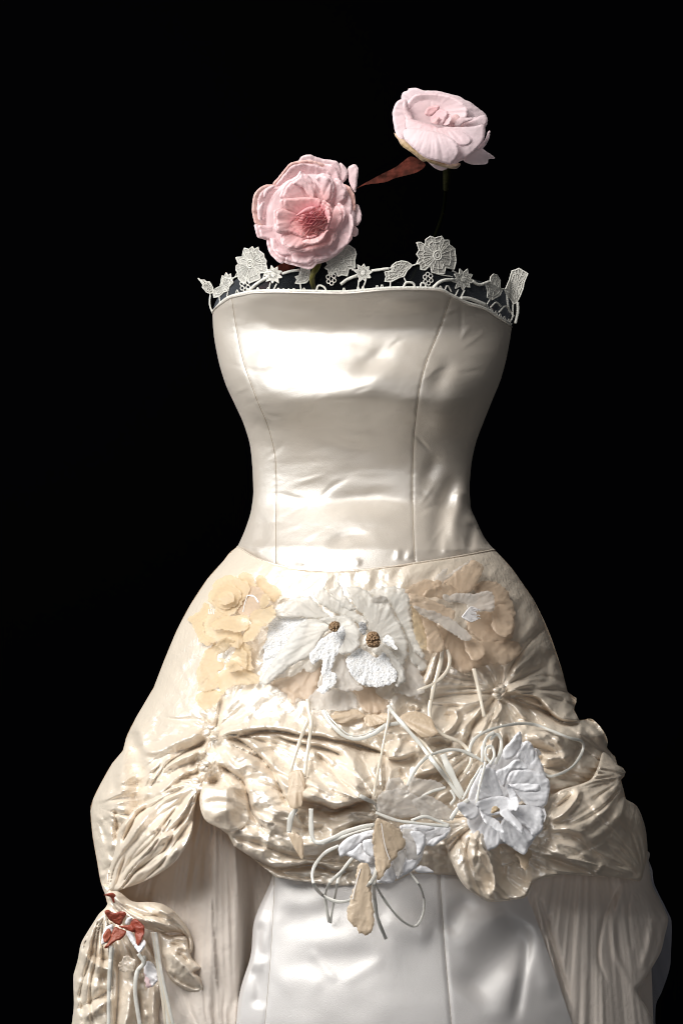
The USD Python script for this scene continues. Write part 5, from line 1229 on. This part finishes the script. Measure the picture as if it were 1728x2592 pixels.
def ribbon(parent, pts, w, mat, off=0.004, lift=None, name='cord', flat=0.4):
    q = spline(pts, 4.0)
    d = hang(q[:, 0], q[:, 1], off)
    if lift is not None:
        d = d + np.interp(np.linspace(0, 1, len(q)), np.linspace(0, 1, len(lift)), lift)
    r = w * 0.5 * S * 0.70 * (1 + 0.10 * np.sin(np.arange(len(q)) * 0.45 + w) + 0.08 * np.sin(np.arange(len(q)) * 0.17))
    return obj(name, tube(P(q[:, 0], q[:, 1], d), r, 9, flat), M[mat], parent)

fl = {i: stage.GetPrimAtPath('/World/fabric_flower' + ('' if i == 0 else f'_{i:03d}')) for i in range(5)}
ribbon(fl[2], to8([(395, 40), (405, 160), (430, 280), (405, 500), (375, 700), (360, 830)]), 13, 'ribbon', .006)
ribbon(fl[2], to8([(405, 240), (345, 380), (285, 560), (235, 720), (222, 795)]), 12, 'ribbon', .005)
def rleaf(parent, pts, label=None):
    c = np.mean(pts, axis=0)
    return petal(parent, pts, 0.0, M['tanleaf'], (c[0], c[1] - 60), 0.0, 0.0008, 6, base=lambda X, Y: over_d(np.full_like(X, c[0]), Y) * 0 + skirt(X, Y) + 0.024, name='leaf', label=label)
rleaf(fl[2], to8([(210, 790), (330, 762), (365, 880), (352, 1000), (320, 1135), (225, 1142), (188, 1050), (200, 920)]))
ribbon(fl[2], to8([(280, 1150), (225, 1240), (205, 1390)]), 17, 'ribbonw', .006)
rleaf(fl[2], C([(720, 1160), (790, 1165), (838, 1220), (832, 1365), (780, 1300), (745, 1230)], 500, 1740, 3.136))
ribbon(fl[3], to8([(550, 150), (600, 250), (680, 340), (780, 420), (900, 445), (1050, 400), (1190, 310), (1330, 280)]), 13, 'ribbonw', .006)
ribbon(fl[3], to8([(575, 150), (630, 240), (720, 330), (800, 395), (900, 415), (1040, 370), (1190, 285)]), 5, 'ribbonw', .007)
ribbon(fl[3], to8([(1215, 100), (1210, 250), (1180, 400), (1140, 600), (1090, 850), (1060, 1030)]), 9, 'ribbon', .007)
ribbon(fl[3], tob([(330, 20), (370, 90), (500, 240), (640, 400), (760, 560), (900, 740), (1000, 880), (1070, 970)]), 14, 'ribbonw', .009)
ribbon(fl[3], tob([(560, 330), (680, 400), (780, 520), (900, 680), (990, 830), (1040, 940)]), 11, 'ribbon', .006)
ribbon(fl[4], tob([(760, -30), (745, 80), (755, 170), (800, 250), (900, 330), (1060, 400), (1150, 500), (1165, 600), (1100, 720)]), 13, 'ribbon', .006)
ribbon(fl[4], to7([(640, 1040), (620, 1180), (590, 1300), (550, 1430), (525, 1568)]), 15, 'ribbon', .008)
ribbon(fl[4], to7([(680, 1060), (710, 1150), (690, 1260), (620, 1350), (520, 1420), (380, 1480)]), 12, 'ribbon', .008)
ribbon(fl[4], to7([(955, 1250), (975, 1340), (1000, 1450), (1020, 1540), (1040, 1640), (1060, 1740)]), 13, 'ribbon', .006)
ribbon(corsR, tob([(520, 840), (600, 680), (720, 550), (900, 480), (1060, 480), (1200, 540), (1310, 600)]), 11, 'ribbonw', .014)
t3 = lambda p: C(p, 1060, 1660, 3.564)
ribbon(corsR, t3([(455, 900), (470, 800), (540, 720), (680, 655), (880, 615), (1050, 625), (1200, 680), (1350, 740), (1465, 775), (1478, 850), (1420, 960), (1330, 1040), (1190, 1090), (1120, 1060)]), 10, 'ribbonw', .012)
ribbon(corsR, t3([(570, 960), (575, 850), (610, 740), (680, 690)]), 11, 'ribbonw', .030)
ribbon(corsR, t3([(640, 980), (680, 900), (655, 820), (610, 830), (600, 900), (640, 960)]), 9, 'ribbonw', .034)
ribbon(corsR, t3([(690, 980), (735, 860), (740, 760), (700, 710), (640, 760)]), 11, 'ribbonw', .030)
ribbon(corsR, t3([(600, 960), (570, 1080), (540, 1200), (520, 1350)]), 9, 'ribbonw', .050)
for k in range(7):
    ribbon(corsR, tob([(1080 + 14 * k, 980 - 30 * k), (1150 + 10 * k, 860 - 20 * k), (1230 + 8 * k, 700 - 12 * k)]), 7, 'ribbonw', .018 + .001 * k, name='stem')
ribbon(corsR, tob([(880, 520), (930, 640), (1010, 800), (1080, 940)]), 22, 'ribbonw', .010, name='leaf_strip', flat=0.2)
ribbon(corsR, tob([(640, 965), (760, 900), (910, 855)]), 9, 'ribbonw', .020)
ribbon(corsR, tob([(960, 880), (1000, 960), (960, 1030)]), 9, 'ribbonw', .022)
ribbon(corsR, tob([(960, 1180), (1040, 1060), (1140, 980)]), 13, 'ribbonw', .034)
ribbon(corsM, tob([(200, 1110), (400, 1185), (600, 1215), (940, 1250)]), 10, 'ribbonw', .042)
ribbon(corsM, tob([(560, 1190), (700, 1150), (820, 1190), (950, 1240)]), 10, 'ribbonw', .042)
ribbon(corsM, tob([(40, 940), (120, 980), (200, 1020), (240, 1100)]), 13, 'ribbonw', .012)
ribbon(corsM, to4([(190, -10), (190, 150), (205, 290), (270, 335), (400, 290), (600, 205), (830, 150)]), 15, 'ribbonw', .012)
ribbon(corsM, to4([(300, 345), (450, 300), (640, 230), (800, 190)]), 8, 'ribbonw', .014)
ribbon(corsM, to4([(470, 365), (330, 440), (230, 560), (200, 680), (240, 800), (340, 890), (480, 935), (620, 900), (740, 800), (820, 690), (850, 590)]), 11, 'ribbonw', .010, lift=[.01, .01, .02, .03, .04, .045, .05, .06, .05, .03])
ribbon(corsM, to4([(680, 440), (600, 500), (500, 620), (380, 740), (332, 860), (338, 960), (372, 1140)]), 10, 'ribbonw', .010, lift=[.01, .01, .01, .02, .01, 0])
ribbon(corsM, to4([(560, 560), (470, 690), (440, 830), (405, 1000), (385, 1150)]), 9, 'ribbonw', .008, lift=[.01, .01, .02, .01, 0])
ribbon(corsM, to4([(820, 690), (830, 900), (862, 1100), (945, 1310)]), 13, 'ribbonw', .008, lift=[.03, .05, .03, .01])
ribbon(corsM, to4([(830, 740), (920, 900), (1060, 1080), (1180, 1170), (1260, 1170), (1320, 1060), (1330, 920), (1290, 780), (1190, 640)]), 8, 'ribbonw', .006, lift=[.03, .05, .04, .03, .02, .02, .02, .02, .02])
def tribbon(pts, w, dd, mat='ribbonw'):
    q = spline(pts, 4.0)
    obj('cord', tube(P(q[:, 0], q[:, 1], train_d(q[:, 0], q[:, 1]) * 0.15 + 0.85 * 0.14 + dd), w * 0.5 * S, 8, 0.6), M[mat], clus)
tribbon(to9([(405, 860), (400, 960), (390, 1100), (382, 1300), (380, 1680)]), 9, .020)
tribbon(to9([(425, 880), (415, 1000), (400, 1200), (385, 1400)]), 6, .018)
tribbon(to9([(680, 940), (735, 1030), (670, 1120), (650, 1250), (655, 1400), (700, 1680)]), 10, .022)
tribbon(to9([(740, 960), (745, 1040), (690, 1100), (660, 1200)]), 7, .020)
for k in range(4):
    tribbon(to9([(820 + 12 * k, 720), (850 + 10 * k, 900), (880 + 10 * k, 1100), (920 + 14 * k, 1350), (960 + 26 * k, 1680)]), 8, .020 + .001 * k, 'ribbonw' if k % 2 else 'ribbon')
# gathering stitches at the ruched points
for cx, cy, n_ in ((532, 1852, 6), (518, 1930, 6), (500, 1985, 6), (1263, 1752, 6), (945, 2050, 4)):
    rg = np.random.default_rng(int(cx))
    for k in range(n_):
        x, y = cx + rg.uniform(-9, 9), cy + rg.uniform(-16, 16)
        q = spline([(x - 9, y + rg.uniform(-5, 5)), (x, y + rg.uniform(-7, 7)), (x + 9, y + rg.uniform(-5, 5))], 3)
        obj('gather_tuft', tube(P(q[:, 0], q[:, 1], skirt(q[:, 0], q[:, 1]) + 0.004 + rg.uniform(0, .006)), 0.0032 * np.sin(np.linspace(0.5, 2.7, len(q))), 8), M['over'], overskirt)
